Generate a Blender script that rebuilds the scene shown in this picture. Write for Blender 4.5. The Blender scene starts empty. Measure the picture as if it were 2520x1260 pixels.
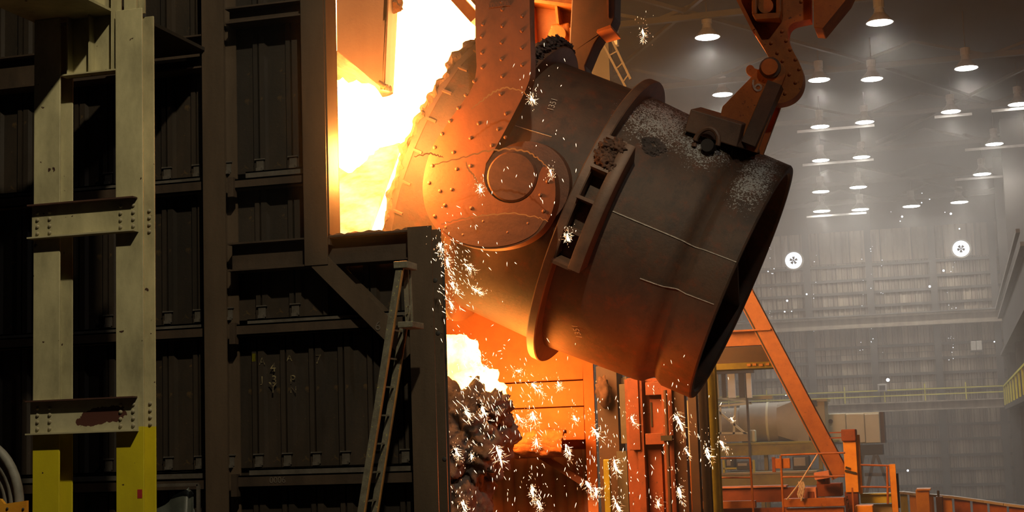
import bpy, bmesh, math, random
from mathutils import Vector, Matrix
from mathutils.geometry import tessellate_polygon
R = math.radians
random.seed(7)
sc = bpy.context.scene
COL = sc.collection

# ------------------------------------------------------------------ camera
F = 3800.0                       # focal length in pixels of the 2520 x 1260 frame
YAW, PITCH, ROLL = R(16.0), R(6.9), R(1.9)
CAM = Vector((0, 0, 6.5))
fwd = Vector((-math.sin(YAW)*math.cos(PITCH), math.cos(YAW)*math.cos(PITCH), math.sin(PITCH)))
r0 = Vector((math.cos(YAW), math.sin(YAW), 0)); u0 = r0.cross(fwd)
rgt = r0*math.cos(ROLL) - u0*math.sin(ROLL)
upv = r0*math.sin(ROLL) + u0*math.cos(ROLL)
cd = bpy.data.cameras.new('camera'); cam = bpy.data.objects.new('camera', cd); COL.objects.link(cam)
cd.sensor_width = 36.0; cd.lens = 36.0*F/2520.0; cd.clip_end = 500
cam.matrix_world = Matrix(((rgt.x, upv.x, -fwd.x, CAM.x), (rgt.y, upv.y, -fwd.y, CAM.y), (rgt.z, upv.z, -fwd.z, CAM.z), (0, 0, 0, 1)))
sc.camera = cam
def P(px, py, Y):
    """point of the building plane y = Y seen at photo pixel px, py (used to measure real sizes)"""
    d = rgt*((px-1260)/F) + upv*((630-py)/F) + fwd
    return CAM + d*(Y/d.y)

# ------------------------------------------------------------------ world, lights, exposure
w = bpy.data.worlds.new('world'); sc.world = w; w.use_nodes = True
w.node_tree.nodes['Background'].inputs[0].default_value = (0.55, 0.6, 0.7, 1)
w.node_tree.nodes['Background'].inputs[1].default_value = 0.006
sc.view_settings.view_transform = 'Standard'; sc.view_settings.look = 'None'
sc.view_settings.exposure = 0.0; sc.view_settings.gamma = 1.0; sc.view_settings.use_curve_mapping = False
def lamp(name, kind, loc, energy, color, size=0.3, target=None, angle=None, blend=0.4):
    l = bpy.data.lights.new(name, kind); l.energy = energy; l.color = color
    if kind == 'AREA': l.size = size
    else: l.shadow_soft_size = size
    if kind == 'SPOT': l.spot_size = R(angle or 60); l.spot_blend = blend
    o = bpy.data.objects.new(name, l); COL.objects.link(o); o.location = loc
    if target is not None:
        o.rotation_euler = (Vector(target)-Vector(loc)).to_track_quat('-Z', 'Y').to_euler()
    return o
WARMW = (1.0, 0.86, 0.58)
# high-bay lamps of the bay the camera stands in
lamp('high_bay_light_over_platform', 'SPOT', (0.5, 3.5, 21.5), 7000, WARMW, 0.25, (-7.6, 15.0, 7.6), 50, 0.5)
lamp('high_bay_light_over_aisle', 'SPOT', (6.0, 9.0, 22.0), 1250, (1.0, 0.93, 0.82), 0.4, (-3.6, 21.0, 11.0), 52, 0.6)
# light of the burning fume in the furnace opening and of the pour below the ladle
FIRE = (1.0, 0.34, 0.06)

# ------------------------------------------------------------------ helpers
def new_obj(name, me, mat=None, parent=None):
    o = bpy.data.objects.new(name, me); COL.objects.link(o)
    if mat is not None and len(me.materials) == 0: me.materials.append(mat)
    if parent is not None: o.parent = parent
    return o
def build(name, bm, mat, parent=None, smooth=False):
    me = bpy.data.meshes.new(name); bmesh.ops.recalc_face_normals(bm, faces=bm.faces)
    if smooth:
        for f in bm.faces: f.smooth = True
    bm.to_mesh(me); bm.free()
    return new_obj(name, me, mat, parent)
def tag(o, label=None, cat=None, group=None, kind=None):
    if label: o['label'] = label
    if cat: o['category'] = cat
    if group: o['group'] = group
    if kind: o['kind'] = kind
    return o
def thing(name, label, cat, group=None, kind=None):
    o = bpy.data.objects.new(name, None); COL.objects.link(o); o.empty_display_size = 0.2
    return tag(o, label, cat, group, kind)
def B(): return bmesh.new()
def box(bm, a, b):
    x0, x1 = sorted((a[0], b[0])); y0, y1 = sorted((a[1], b[1])); z0, z1 = sorted((a[2], b[2]))
    v = [bm.verts.new(c) for c in ((x0,y0,z0),(x1,y0,z0),(x1,y1,z0),(x0,y1,z0),(x0,y0,z1),(x1,y0,z1),(x1,y1,z1),(x0,y1,z1))]
    for q in ((0,3,2,1),(4,5,6,7),(0,1,5,4),(1,2,6,5),(2,3,7,6),(3,0,4,7)): bm.faces.new([v[i] for i in q])
    return v
def hexa(bm, lo, hi):
    v = [bm.verts.new(c) for c in list(lo)+list(hi)]
    for q in ((0,3,2,1),(4,5,6,7),(0,1,5,4),(1,2,6,5),(2,3,7,6),(3,0,4,7)): bm.faces.new([v[i] for i in q])
def prism(bm, pts, y0, y1):
    """pts: list of (x, z), extruded along Y"""
    a = [bm.verts.new((x, y0, z)) for x, z in pts]; b = [bm.verts.new((x, y1, z)) for x, z in pts]
    n = len(pts)
    for i in range(n): bm.faces.new((a[i], a[(i+1) % n], b[(i+1) % n], b[i]))
    for tri in tessellate_polygon([[Vector((x, z, 0)) for x, z in pts]]):
        bm.faces.new([a[i] for i in tri]); bm.faces.new([b[i] for i in tri[::-1]])
def frame_of(d):
    d = d.normalized(); h = Vector((0,0,1)) if abs(d.z) < .95 else Vector((1,0,0))
    a = d.cross(h).normalized(); return d, a, d.cross(a)
def tube(bm, p, q, r, n=8, r2=None, cap=True):
    p, q = Vector(p), Vector(q); d, a, b = frame_of(q-p); r2 = r if r2 is None else r2
    A = [bm.verts.new(p+(a*math.cos(t)+b*math.sin(t))*r) for t in [2*math.pi*i/n for i in range(n)]]
    C = [bm.verts.new(q+(a*math.cos(t)+b*math.sin(t))*r2) for t in [2*math.pi*i/n for i in range(n)]]
    for i in range(n): bm.faces.new((A[i], A[(i+1) % n], C[(i+1) % n], C[i]))
    if cap: bm.faces.new(A[::-1]); bm.faces.new(C)
def path_tube(bm, pts, r, n=6, taper=None):
    rings = []
    for i, p in enumerate(pts):
        d = (pts[min(i+1, len(pts)-1)]-pts[max(i-1, 0)]); d, a, b = frame_of(d)
        rr = r if taper is None else r*taper(i/(len(pts)-1))
        rings.append([bm.verts.new(p+(a*math.cos(2*math.pi*k/n)+b*math.sin(2*math.pi*k/n))*rr) for k in range(n)])
    for u, v in zip(rings, rings[1:]):
        for k in range(n): bm.faces.new((u[k], u[(k+1) % n], v[(k+1) % n], v[k]))
    bm.faces.new(rings[0][::-1]); bm.faces.new(rings[-1])
def bar(bm, p, q, wdt, hgt, upd=(0,1,0)):
    """rectangular bar from p to q; hgt along upd, wdt across"""
    p, q = Vector(p), Vector(q); d = (q-p).normalized(); u = Vector(upd); s = d.cross(u).normalized(); u = s.cross(d)
    lo = [p+s*a*wdt/2+u*b*hgt/2 for a, b in ((-1,-1),(1,-1),(1,1),(-1,1))]
    hi = [q+s*a*wdt/2+u*b*hgt/2 for a, b in ((-1,-1),(1,-1),(1,1),(-1,1))]
    hexa(bm, lo, hi)
def lathe(bm, prof, n=96, a0=0, a1=2*math.pi, close=True):
    """prof: (r, x) revolved about the local X axis"""
    full = abs(a1-a0-2*math.pi) < 1e-6; m = n if full else n+1
    rings = []
    for i in range(m):
        t = a0+(a1-a0)*i/n
        rings.append([bm.verts.new((x, r*math.cos(t), r*math.sin(t))) for r, x in prof])
    k = len(prof)
    for i in range(n):
        u, v = rings[i], rings[(i+1) % m]
        for j in range(k if close else k-1):
            bm.faces.new((u[j], u[(j+1) % k], v[(j+1) % k], v[j]))
    if not full and close: bm.faces.new(rings[0]); bm.faces.new(rings[-1][::-1])
def hbeam_z(bm, xc, y0, wdt, dep, z0, z1, tf=0.022, tw=0.016):
    box(bm, (xc-wdt/2, y0, z0), (xc+wdt/2, y0+tf, z1)); box(bm, (xc-wdt/2, y0+dep-tf, z0), (xc+wdt/2, y0+dep, z1))
    box(bm, (xc-tw/2, y0+tf, z0), (xc+tw/2, y0+dep-tf, z1))
def ibeam_x(bm, x0, x1, y0, dep, z0, z1, tf=0.022, tw=0.02):
    box(bm, (x0, y0, z0), (x1, y0+dep, z0+tf)); box(bm, (x0, y0, z1-tf), (x1, y0+dep, z1))
    box(bm, (x0, y0+dep/2-tw/2, z0+tf), (x1, y0+dep/2+tw/2, z1-tf))
def rough(bm, amp, seed=0):
    rnd = random.Random(seed)
    for v in bm.verts: v.co += Vector((rnd.uniform(-1,1), rnd.uniform(-1,1), rnd.uniform(-1,1)))*amp
from mathutils import noise as NZ
def lump(bm, c, rad, sub=4, amp=0.3, freq=1.5, seed=0.0, oct_=4):
    g = bmesh.ops.create_icosphere(bm, subdivisions=sub, radius=1.0)
    for v in g['verts']:
        n = v.co.normalized(); q = n*freq+Vector((seed, seed*1.7, -seed))
        k = 1+amp*NZ.fractal(q, 0.9, 2.1, oct_)
        v.co = Vector(c)+Vector((n.x*rad[0], n.y*rad[1], n.z*rad[2]))*k
def rivet_mesh(r, h, mat, axis=(0,-1,0), name='rivet'):
    bm = B(); d, a, b = frame_of(Vector(axis)); n = 8
    rings = []
    for rr, hh in ((r, -0.01), (r, h*.35), (r*.72, h*.8), (r*.25, h)):
        rings.append([bm.verts.new(d*hh+(a*math.cos(2*math.pi*k/n)+b*math.sin(2*math.pi*k/n))*rr) for k in range(n)])
    for u, v in zip(rings, rings[1:]):
        for k in range(n): bm.faces.new((u[k], u[(k+1) % n], v[(k+1) % n], v[k]))
    bm.faces.new(rings[-1]); bmesh.ops.recalc_face_normals(bm, faces=bm.faces)
    for f in bm.faces: f.smooth = True
    me = bpy.data.meshes.new(name); bm.to_mesh(me); bm.free(); me.materials.append(mat); return me
def inst(name, me, loc, parent, rot=None, scale=None):
    o = bpy.data.objects.new(name, me); COL.objects.link(o); o.location = loc; o.parent = parent
    if rot: o.rotation_euler = rot
    if scale: o.scale = scale
    return o
def text_mesh(s, size, depth=0.0015):
    c = bpy.data.curves.new('txt', 'FONT'); c.body = s; c.size = size; c.extrude = depth; c.align_x = 'CENTER'; c.align_y = 'CENTER'; c.resolution_u = 3
    t = bpy.data.objects.new('txt', c); COL.objects.link(t)
    dg = bpy.context.evaluated_depsgraph_get(); me = bpy.data.meshes.new_from_object(t.evaluated_get(dg))
    bpy.data.objects.remove(t); bpy.data.curves.remove(c); return me
def smooth_by_angle(o, ang=35):
    for p in o.data.polygons: p.use_smooth = True
    try: o.data.set_sharp_from_angle(angle=R(ang))
    except Exception: pass
def bevel(o, wdt=0.01, seg=2):
    m = o.modifiers.new('bevel', 'BEVEL'); m.width = wdt; m.segments = seg; m.limit_method = 'ANGLE'; m.angle_limit = R(40)

# ------------------------------------------------------------------ materials
class NT:
    def __init__(s, name):
        s.m = bpy.data.materials.new(name); s.m.use_nodes = True; s.t = s.m.node_tree; s.t.nodes.clear()
        s.out = s.t.nodes.new('ShaderNodeOutputMaterial')
    def n(s, ty, **k):
        o = s.t.nodes.new(ty)
        for a, v in k.items(): setattr(o, a, v)
        return o
    def l(s, a, b): s.t.links.new(a, b)
    def coord(s, kind='Object'): return s.n('ShaderNodeTexCoord').outputs[kind]
    def noise(s, vec, scale, det=6, rough=.6, stretch=None):
        if stretch:
            mp = s.n('ShaderNodeMapping'); mp.inputs['Scale'].default_value = stretch; s.l(vec, mp.inputs[0]); vec = mp.outputs[0]
        x = s.n('ShaderNodeTexNoise'); x.inputs['Scale'].default_value = scale; x.inputs['Detail'].default_value = det; x.inputs['Roughness'].default_value = rough
        s.l(vec, x.inputs['Vector']); return x.outputs['Fac']
    def ramp(s, fac, stops):
        r = s.n('ShaderNodeValToRGB'); e = r.color_ramp.elements
        while len(e) > len(stops): e.remove(e[-1])
        while len(e) < len(stops): e.new(1)
        for el, (p, c) in zip(e, stops): el.position = p; el.color = (c, c, c, 1) if isinstance(c, (int, float)) else (*c, 1)
        s.l(fac, r.inputs[0]); return r.outputs[0]
    def mix(s, fac, a, b, mode='MIX'):
        x = s.n('ShaderNodeMix', data_type='RGBA', blend_type=mode)
        for sock, v in ((x.inputs['Factor'], fac), (x.inputs[6], a), (x.inputs[7], b)):
            if isinstance(v, bpy.types.NodeSocket): s.l(v, sock)
            elif isinstance(v, (int, float)): sock.default_value = v
            else: sock.default_value = (*v, 1)
        return x.outputs[2]
    def math(s, op, a, b=None, c=None):
        x = s.n('ShaderNodeMath', operation=op)
        for i, v in enumerate((a, b, c)):
            if v is None: continue
            if isinstance(v, bpy.types.NodeSocket): s.l(v, x.inputs[i])
            else: x.inputs[i].default_value = v
        return x.outputs[0]
    def bsdf(s, col, rough=.6, metal=0.0, bump=None, bstr=.3, bdist=.02, emis=None, estr=0):
        b = s.n('ShaderNodeBsdfPrincipled')
        for sock, v in ((b.inputs['Base Color'], col), (b.inputs['Roughness'], rough), (b.inputs['Metallic'], metal)):
            if isinstance(v, bpy.types.NodeSocket): s.l(v, sock)
            elif isinstance(v, (int, float)): sock.default_value = v
            else: sock.default_value = (*v, 1)
        if bump is not None:
            bp = s.n('ShaderNodeBump'); bp.inputs['Strength'].default_value = bstr; bp.inputs['Distance'].default_value = bdist
            s.l(bump, bp.inputs['Height']); s.l(bp.outputs[0], b.inputs['Normal'])
        s.l(b.outputs[0], s.out.inputs[0]); return s.m
def worn(name, base, dark, scale=3.0, rough=.6, metal=0.0, lo=.35, hi=.7, stretch=None, bstr=.25, vary=0.0, spots=None):
    """painted or rusted steel: base colour with blotches of a second one, fine relief"""
    t = NT(name); c = t.coord()
    f = t.ramp(t.noise(c, scale, 8, .65, stretch), [(lo, 0.0), (hi, 1.0)])
    col = t.mix(f, base, dark)
    if spots:
        g = t.ramp(t.noise(c, scale*5, 4, .7), [(.62, 0.0), (.68, 1.0)]); col = t.mix(g, col, spots)
    if vary:
        oi = t.n('ShaderNodeObjectInfo').outputs['Random']
        col = t.mix(1.0, col, t.ramp(oi, [(0, 1-vary), (1, 1+vary*.4)]), 'MULTIPLY')
    return t.bsdf(col, rough, metal, t.noise(c, scale*9, 5, .7), bstr, .01)
def emit(name, col, strength, sample=True):
    t = NT(name); e = t.n('ShaderNodeEmission'); e.inputs[0].default_value = (*col, 1); e.inputs[1].default_value = strength
    t.l(e.outputs[0], t.out.inputs[0])
    if not sample: t.m.cycles.emission_sampling = 'NONE'
    return t.m

M = {}
# cream column paint with a yellow band painted on the base (own colours of the paint)
def column_paint():
    t = NT('column_paint'); c = t.coord(); sp = t.n('ShaderNodeSeparateXYZ'); t.l(c, sp.inputs[0])
    n1 = t.ramp(t.noise(c, 2.2, 8, .65, (1, 1, .45)), [(.35, 0.0), (.75, 1.0)])
    cream = t.mix(n1, (.52, .47, .27), (.22, .20, .115))
    yel = t.mix(n1, (.62, .52, .010), (.47, .38, .010))
    band = t.math('GREATER_THAN', sp.outputs['Z'], YELLOW_Z)
    col = t.mix(band, yel, cream)
    pits = t.ramp(t.noise(c, 9, 3, .5), [(.71, 0.0), (.73, 1.0)])
    col = t.mix(pits, col, (.05, .022, .014))
    return t.bsdf(col, .55, 0, t.noise(c, 30, 5, .7), .12, .01)
YELLOW_Z = P(370, 1049, 14.6).z
M['column'] = column_paint()
def peeled():
    t = NT('peeled_paint'); c = t.coord()
    n1 = t.ramp(t.noise(c, 2.2, 8, .65), [(.35, 0.0), (.75, 1.0)])
    cream = t.mix(n1, (.50, .46, .29), (.30, .27, .17))
    sp = t.n('ShaderNodeSeparateXYZ'); t.l(c, sp.inputs[0])
    wob = t.noise(c, 7, 6, .6)
    dx = t.math('DIVIDE', t.math('SUBTRACT', sp.outputs['X'], PEEL.x), .34); dz = t.math('DIVIDE', t.math('SUBTRACT', sp.outputs['Z'], PEEL.z), .105)
    # blotch slanted up to the right, ragged edge
    dz = t.math('SUBTRACT', dz, t.math('MULTIPLY', dx, .45))
    d = t.math('ADD', t.math('ADD', t.math('MULTIPLY', dx, dx), t.math('MULTIPLY', dz, dz)), t.math('MULTIPLY', t.math('SUBTRACT', wob, .5), 2.6))
    msk = t.math('LESS_THAN', d, .8)
    return t.bsdf(t.mix(msk, cream, (.075, .024, .016)), .6, 0, t.noise(c, 30, 5, .7), .12, .01)
PEEL = P(232, 1022, 14.3)
M['peeled'] = peeled()
M['flange_brown'] = worn('dark_red_brown', (.085, .036, .022), (.05, .025, .018), 5)
M['dark_steel'] = worn('dark_brown_steel', (.062, .040, .025), (.032, .021, .014), 2.5, .55, stretch=(1, 1, .3))
M['post_steel'] = worn('enclosure_post_steel', (.090, .060, .037), (.052, .035, .022), 2.0, .5, stretch=(1, 1, .25))
M['panel_steel'] = worn('sheet_panel_steel', (.034, .022, .013), (.013, .010, .007), 1.8, .6, stretch=(1, 1, .35), vary=.45, spots=(.065, .038, .014))
M['clip_steel'] = worn('bare_clip_steel', (.11, .095, .078), (.06, .05, .04), 6, .5)
M['grey_hose'] = worn('grey_rubber_hose', (.23, .22, .19), (.16, .15, .13), 8, .6)
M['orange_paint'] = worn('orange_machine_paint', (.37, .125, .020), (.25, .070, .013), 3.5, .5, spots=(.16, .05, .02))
M['orange_lit'] = worn('firelit_orange_paint', (.62, .19, .035), (.42, .115, .025), 3.5, .55, spots=(.20, .06, .025))  # orange paint lightened to carry the firelight on the hook
M['red_paint'] = worn('red_oxide_steel', (.24, .055, .020), (.14, .034, .015), 2.5, .6, spots=(.10, .03, .02))
M['amber_paint'] = worn('amber_yellow_paint', (.78, .36, .03), (.62, .25, .02), 3, .5)
M['olive_paint'] = worn('olive_yellow_paint', (.34, .30, .012), (.20, .165, .015), 2.5, .6)
M['lime_paint'] = worn('lime_yellow_paint', (.52, .48, .03), (.42, .36, .03), 3, .5)
M['rail_yellow'] = worn('railing_yellow_paint', (.66, .62, .06), (.48, .44, .05), 2, .5)
M['tarp'] = worn('dark_green_grey_tarp', (.075, .080, .068), (.045, .050, .042), 3, .45)
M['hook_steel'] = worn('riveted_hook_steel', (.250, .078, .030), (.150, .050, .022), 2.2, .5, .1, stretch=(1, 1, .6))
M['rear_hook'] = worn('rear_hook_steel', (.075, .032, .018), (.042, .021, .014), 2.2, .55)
M['trunnion'] = worn('trunnion_steel', (.17, .068, .036), (.11, .045, .026), 4, .5, .2, stretch=(1, 1, 3))
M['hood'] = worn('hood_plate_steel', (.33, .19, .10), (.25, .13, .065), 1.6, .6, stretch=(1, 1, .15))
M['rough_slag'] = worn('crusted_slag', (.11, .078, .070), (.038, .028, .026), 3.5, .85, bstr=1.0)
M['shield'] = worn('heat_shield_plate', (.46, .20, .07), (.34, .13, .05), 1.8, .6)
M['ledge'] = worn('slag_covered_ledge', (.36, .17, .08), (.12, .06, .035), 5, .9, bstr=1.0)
M['wood'] = worn('paint_splashed_ladder_rail', (.17, .155, .11), (.09, .075, .05), 7, .6, spots=(.42, .38, .10))
M['ladder_edge'] = worn('ladder_orange_edge', (.42, .20, .05), (.26, .12, .04), 8, .6)
M['ledge_dark'] = worn('rusty_slag', (.16, .075, .045), (.06, .032, .022), 6, .9, bstr=1.0)
M['beige_dark'] = worn('dusty_grey_guard', (.11, .095, .075), (.07, .06, .05), 3, .8)
M['pit'] = worn('shaded_red_pit_steel', (.09, .030, .018), (.04, .018, .012), 2, .8)  # pit shadow put into a darker base colour
M['chalk'] = worn('chalk_line', (.62, .55, .48), (.34, .27, .22), 18, .9)
M['wall_sheet'] = worn('wall_sheeting', (.34, .295, .225), (.14, .105, .08), .9, .7, stretch=(2.2, 1, .22), vary=.5)
M['wall_frame'] = worn('wall_framing_steel', (.060, .055, .050), (.038, .035, .032), .8, .7)
M['roof'] = worn('roof_deck', (.055, .052, .048), (.035, .033, .03), .3, .8)
M['truss'] = worn('roof_truss_steel', (.12, .115, .105), (.08, .075, .07), .6, .7)
M['duct'] = worn('grey_duct_sheet', (.36, .33, .28), (.25, .22, .18), .8, .5)
M['cream_box'] = worn('cream_cabinet_paint', (.64, .64, .50), (.52, .51, .38), .7, .5)
M['beige_box'] = worn('beige_cabinet_paint', (.38, .33, .20), (.29, .25, .15), .8, .5)
M['pink_box'] = worn('pale_red_box_paint', (.60, .27, .19), (.48, .19, .12), 3, .5)
M['lamp_body'] = worn('lamp_housing_grey', (.42, .41, .38), (.30, .29, .27), 5, .4)
M['white_strip'] = worn('pale_curtain_strip', (.85, .92, 1.0), (.72, .78, .85), 2, .6)
M['concrete'] = worn('stained_concrete_floor', (.14, .13, .12), (.08, .075, .07), .4, .8)
M['black_steel'] = worn('sooty_steel', (.03, .026, .022), (.018, .016, .014), 2, .7)

def ladle_steel():
    t = NT('ladle_shell_steel'); c = t.coord(); sp = t.n('ShaderNodeSeparateXYZ'); t.l(c, sp.inputs[0])
    n1 = t.ramp(t.noise(c, 1.3, 9, .68), [(.32, 0.0), (.72, 1.0)])
    col = t.mix(n1, (.112, .062, .038), (.058, .029, .018))
    n2 = t.ramp(t.noise(c, 4.5, 6, .7), [(.52, 0.0), (.75, 1.0)])
    col = t.mix(n2, col, (.165, .048, .020))
    n3 = t.ramp(t.noise(c, 2.6, 10, .78, (1.6, 1, 1)), [(.50, 0.0), (.62, 1.0)]); col = t.mix(t.math('MULTIPLY', n3, .7), col, (.050, .032, .024))
    n4 = t.ramp(t.noise(c, 28, 4, .8), [(.66, 0.0), (.72, 1.0)]); col = t.mix(t.math('MULTIPLY', n4, .45), col, (.26, .19, .15))
    # pale dust settled as specks on the shoulder that lies uppermost
    def patch(x, y, z, rx, rz):
        a = t.math('DIVIDE', t.math('SUBTRACT', sp.outputs['X'], x), rx); b = t.math('DIVIDE', t.math('SUBTRACT', sp.outputs['Z'], z), rz)
        d = t.math('ADD', t.math('MULTIPLY', a, a), t.math('MULTIPLY', b, b))
        near = t.math('GREATER_THAN', sp.outputs['Y'], 0.0)
        return t.math('MULTIPLY', near, t.math('MAXIMUM', t.math('SUBTRACT', 1.0, d), 0.0))
    m = t.math('MAXIMUM', patch(1.85, 0, 1.6, .75, .55), t.math('MAXIMUM', patch(1.15, 0, 1.5, .55, .45), patch(.3, 0, 1.35, .36, .7)))
    sp1 = t.noise(c, 42, 3, .7); sp2 = t.noise(c, 6, 4, .7)
    k = t.math('ADD', t.math('MULTIPLY', m, .27), t.math('MULTIPLY', t.math('SUBTRACT', sp2, .5), .35))
    speck = t.ramp(t.math('ADD', sp1, k), [(.70, 0.0), (.78, 1.0)])
    mm = t.math('GREATER_THAN', m, .01)
    col = t.mix(t.math('MULTIPLY', speck, mm), col, (.46, .44, .42))
    return t.bsdf(col, .62, 0.0, t.noise(c, 22, 6, .75), .45, .014)
M['ladle'] = ladle_steel()
M['flange'] = worn('ladle_flange_steel', (.19, .100, .060), (.11, .062, .042), 3, .55, .1)
M['ladle_dark'] = worn('ladle_bottom_inside_steel', (.040, .030, .024), (.022, .018, .016), 2, .8)
M['crust'] = worn('ladle_mouth_crust', (.30, .17, .09), (.14, .08, .05), 8, .9, bstr=1.0)

def fire(name, stops, strength, scale=1.2, thr=(.35, .7)):
    t = NT(name); c = t.coord(); n1 = t.noise(c, scale, 5, .6)
    col = t.ramp(n1, [(thr[0], stops[0]), ((thr[0]+thr[1])/2, stops[1]), (thr[1], stops[2])])
    e = t.n('ShaderNodeEmission'); t.l(col, e.inputs[0]); e.inputs[1].default_value = strength
    t.l(e.outputs[0], t.out.inputs[0]); return t.m
M['flame'] = fire('burning_fume', [(1, .36, .08), (1, .42, .11), (1, .48, .15)], 30, .8)
M['flame_low'] = fire('pour_flame', [(1, .30, .035), (1, .42, .08), (1, .50, .14)], 12, 2.2)
M['glow_lip'] = fire('glowing_furnace_lip', [(1, .44, .08), (1, .66, .22), (1, .80, .40)], 1.9, 2.6)
M['spark'] = emit('spark_white', (1.0, .70, .42), 4.5, False)
M['spark_dim'] = emit('spark_orange', (1.0, .48, .20), 2.2, False)
M['trail'] = emit('lit_trail_smoke', (1.0, .28, .06), .42, False)  # lit smoke of the trails put into faint emission
M['lamp_lens'] = emit('lamp_lens', (1.0, .98, .92), 26, False)
M['day'] = emit('daylight_opening', (.86, .90, 1.0), 3.0, False)
#==STRUCTURE==
# ------------------------------------------------------------------ the hall
YB = 110.0                                             # back wall
XL, XR = -62.0, 36.0
ZROOF = P(2022, 520, 104).z + 1.6
fl = B(); box(fl, (XL, -6, -.3), (XR, YB+1, 0)); tag(build('floor', fl, M['concrete']), 'dark stained concrete floor of the mill hall', 'floor', kind='structure')
rf = B(); box(rf, (XL, 30, ZROOF), (XR, YB+1, ZROOF+.3))
ceiling = tag(build('ceiling', rf, M['roof']), 'dark hazy steel roof deck over the far hall', 'ceiling', kind='structure')
# roof trusses: chords across the bay and bracing, children of the ceiling
zc = ZROOF-.15
for k, y in enumerate([45, 54, 64.7, 75.2, 84.5, 95.5, 104]):
    bm = B(); bar(bm, (XL, y+.8, zc-.9), (XR, y+.8, zc-.9), .22, .22); build('truss_chord', bm, M['truss'], ceiling)
    bm = B(); x = -40
    while x < 34:
        bar(bm, (x, y+.8, zc-.9), (x+3, y+.8, zc), .12, .12); bar(bm, (x+3, y+.8, zc), (x+6, y+.8, zc-.9), .12, .12); x += 6
    build('truss_web', bm, M['truss'], ceiling)
for x in (-14, -8.5, -3.5, 1.0, 6.0, 11.5):
    bm = B(); bar(bm, (x, 32, zc-.6), (x, YB, zc-.6), .20, .25); build('roof_purlin', bm, M['truss'], ceiling)
for (a, b) in (((-14, 45), (-3.5, 64)), ((-3.5, 45), (-14, 64)), ((-3.5, 64), (6, 84)), ((6, 64), (-3.5, 84)), ((6, 50), (11.5, 66)), ((1, 84), (11.5, 104)), ((-8.5, 84), (1, 104))):
    bm = B(); bar(bm, (a[0], a[1], zc-.75), (b[0], b[1], zc-.75), .14, .14); build('roof_brace', bm, M['truss'], ceiling)

# back wall: sheets between girts, columns in front
bm = B(); box(bm, (XL, YB+.25, 0), (XR, YB+.5, ZROOF)); wall_back = tag(build('wall_back', bm, M['wall_frame']), 'far end wall of grey ribbed sheeting with horizontal girts', 'wall', kind='structure')
def zb(py, px=2200, Y=YB): return P(px, py, Y).z
girt_px = [648, 684, 716, 750, 851, 886, 922, 961, 1049, 1085, 1124, 1158, 1197, 1236]
rows = [zb(p) for p in [560, 640, 716, 790, 868, 940, 1010, 1085, 1158, 1236, 1310]]
SW = 1.06
def sheet_mesh(h):
    bm = B(); pr = [(0, 0), (.05, -.07), (.15, -.07), (.2, 0), (.38, 0), (.43, -.07), (.53, -.07), (.58, 0), (.76, 0), (.81, -.07), (.91, -.07), (.96, 0), (SW-.04, 0), (SW-.04, .05)]
    a = [bm.verts.new((x, y, 0)) for x, y in pr]; b = [bm.verts.new((x, y, h)) for x, y in pr]
    for i in range(len(pr)-1): bm.faces.new((a[i], a[i+1], b[i+1], b[i]))
    me = bpy.data.meshes.new('wall_sheet'); bm.to_mesh(me); bm.free(); me.materials.append(M['wall_sheet']); return me
x0w, x1w = P(1450, 900, YB).x, P(2560, 900, YB).x
nsh = int((x1w-x0w)/SW)+1
for z1, z0 in zip(rows, rows[1:]):
    me = sheet_mesh(z1-z0-.04)
    for i in range(nsh):
        if z0 > rows[2] and i % 2: continue            # upper rows show double-width sheets only
        inst('wall_sheet', me, (x0w+i*SW, YB+.15, z0), wall_back, scale=(2.0, 1, 1) if z0 > rows[2] else None)
for p in girt_px:
    bm = B(); z = zb(p); box(bm, (x0w, YB-.12, z-.09), (x1w, YB+.1, z+.09)); build('girt', bm, M['wall_frame'], wall_back)
for px, py in ((1838, 800), (1992, 800), (2147, 800), (2305, 800), (2462, 900)):
    x = P(px, py, YB-.6).x; bm = B(); hbeam_z(bm, x, YB-.6, .45, .45, 0, ZROOF-.2, .05, .04); build('wall_column', bm, M['wall_frame'], wall_back)
# runway girder, walkway and yellow railing on the back wall
Yg = YB-1.2
gird = thing('runway_girder', 'long grey runway girder high across the far wall', 'girder')
bm = B(); ibeam_x(bm, P(1600, 800, Yg).x, P(2475, 770, Yg).x, Yg, .7, zb(803, 2200, Yg), zb(774, 2200, Yg), .12, .1); build('girder_web', bm, M['wall_sheet'], gird)
bm = B(); box(bm, (P(1600, 800, Yg).x, Yg-.1, zb(773, 2200, Yg)), (P(2475, 770, Yg).x, Yg+.3, zb(770, 2200, Yg))); build('crane_rail', bm, M['truss'], gird)
walk = thing('wall_walkway', 'grey wall walkway with thin yellow railing across far wall', 'walkway')
Yk = YB-2.0; xa, xb = P(1700, 980, Yk).x, P(2468, 955, Yk).x
bm = B(); ibeam_x(bm, xa, xb, Yk, 1.2, zb(1012, 2200, Yk), zb(989, 2200, Yk), .08, .08); build('deck_beam', bm, M['wall_sheet'], walk)
zt, zm, zd = zb(960, 2200, Yk), zb(974, 2200, Yk), zb(989, 2200, Yk)
for z in (zt, zm): bm = B(); bar(bm, (xa, Yk, z), (xb, Yk, z), .07, .07); build('rail', bm, M['rail_yellow'], walk)
x = xa
while x < xb: bm = B(); bar(bm, (x, Yk, zd), (x, Yk, zt+.35), .07, .07, (1, 0, 0)); build('rail_post', bm, M['rail_yellow'], walk); x += 2.65
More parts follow.
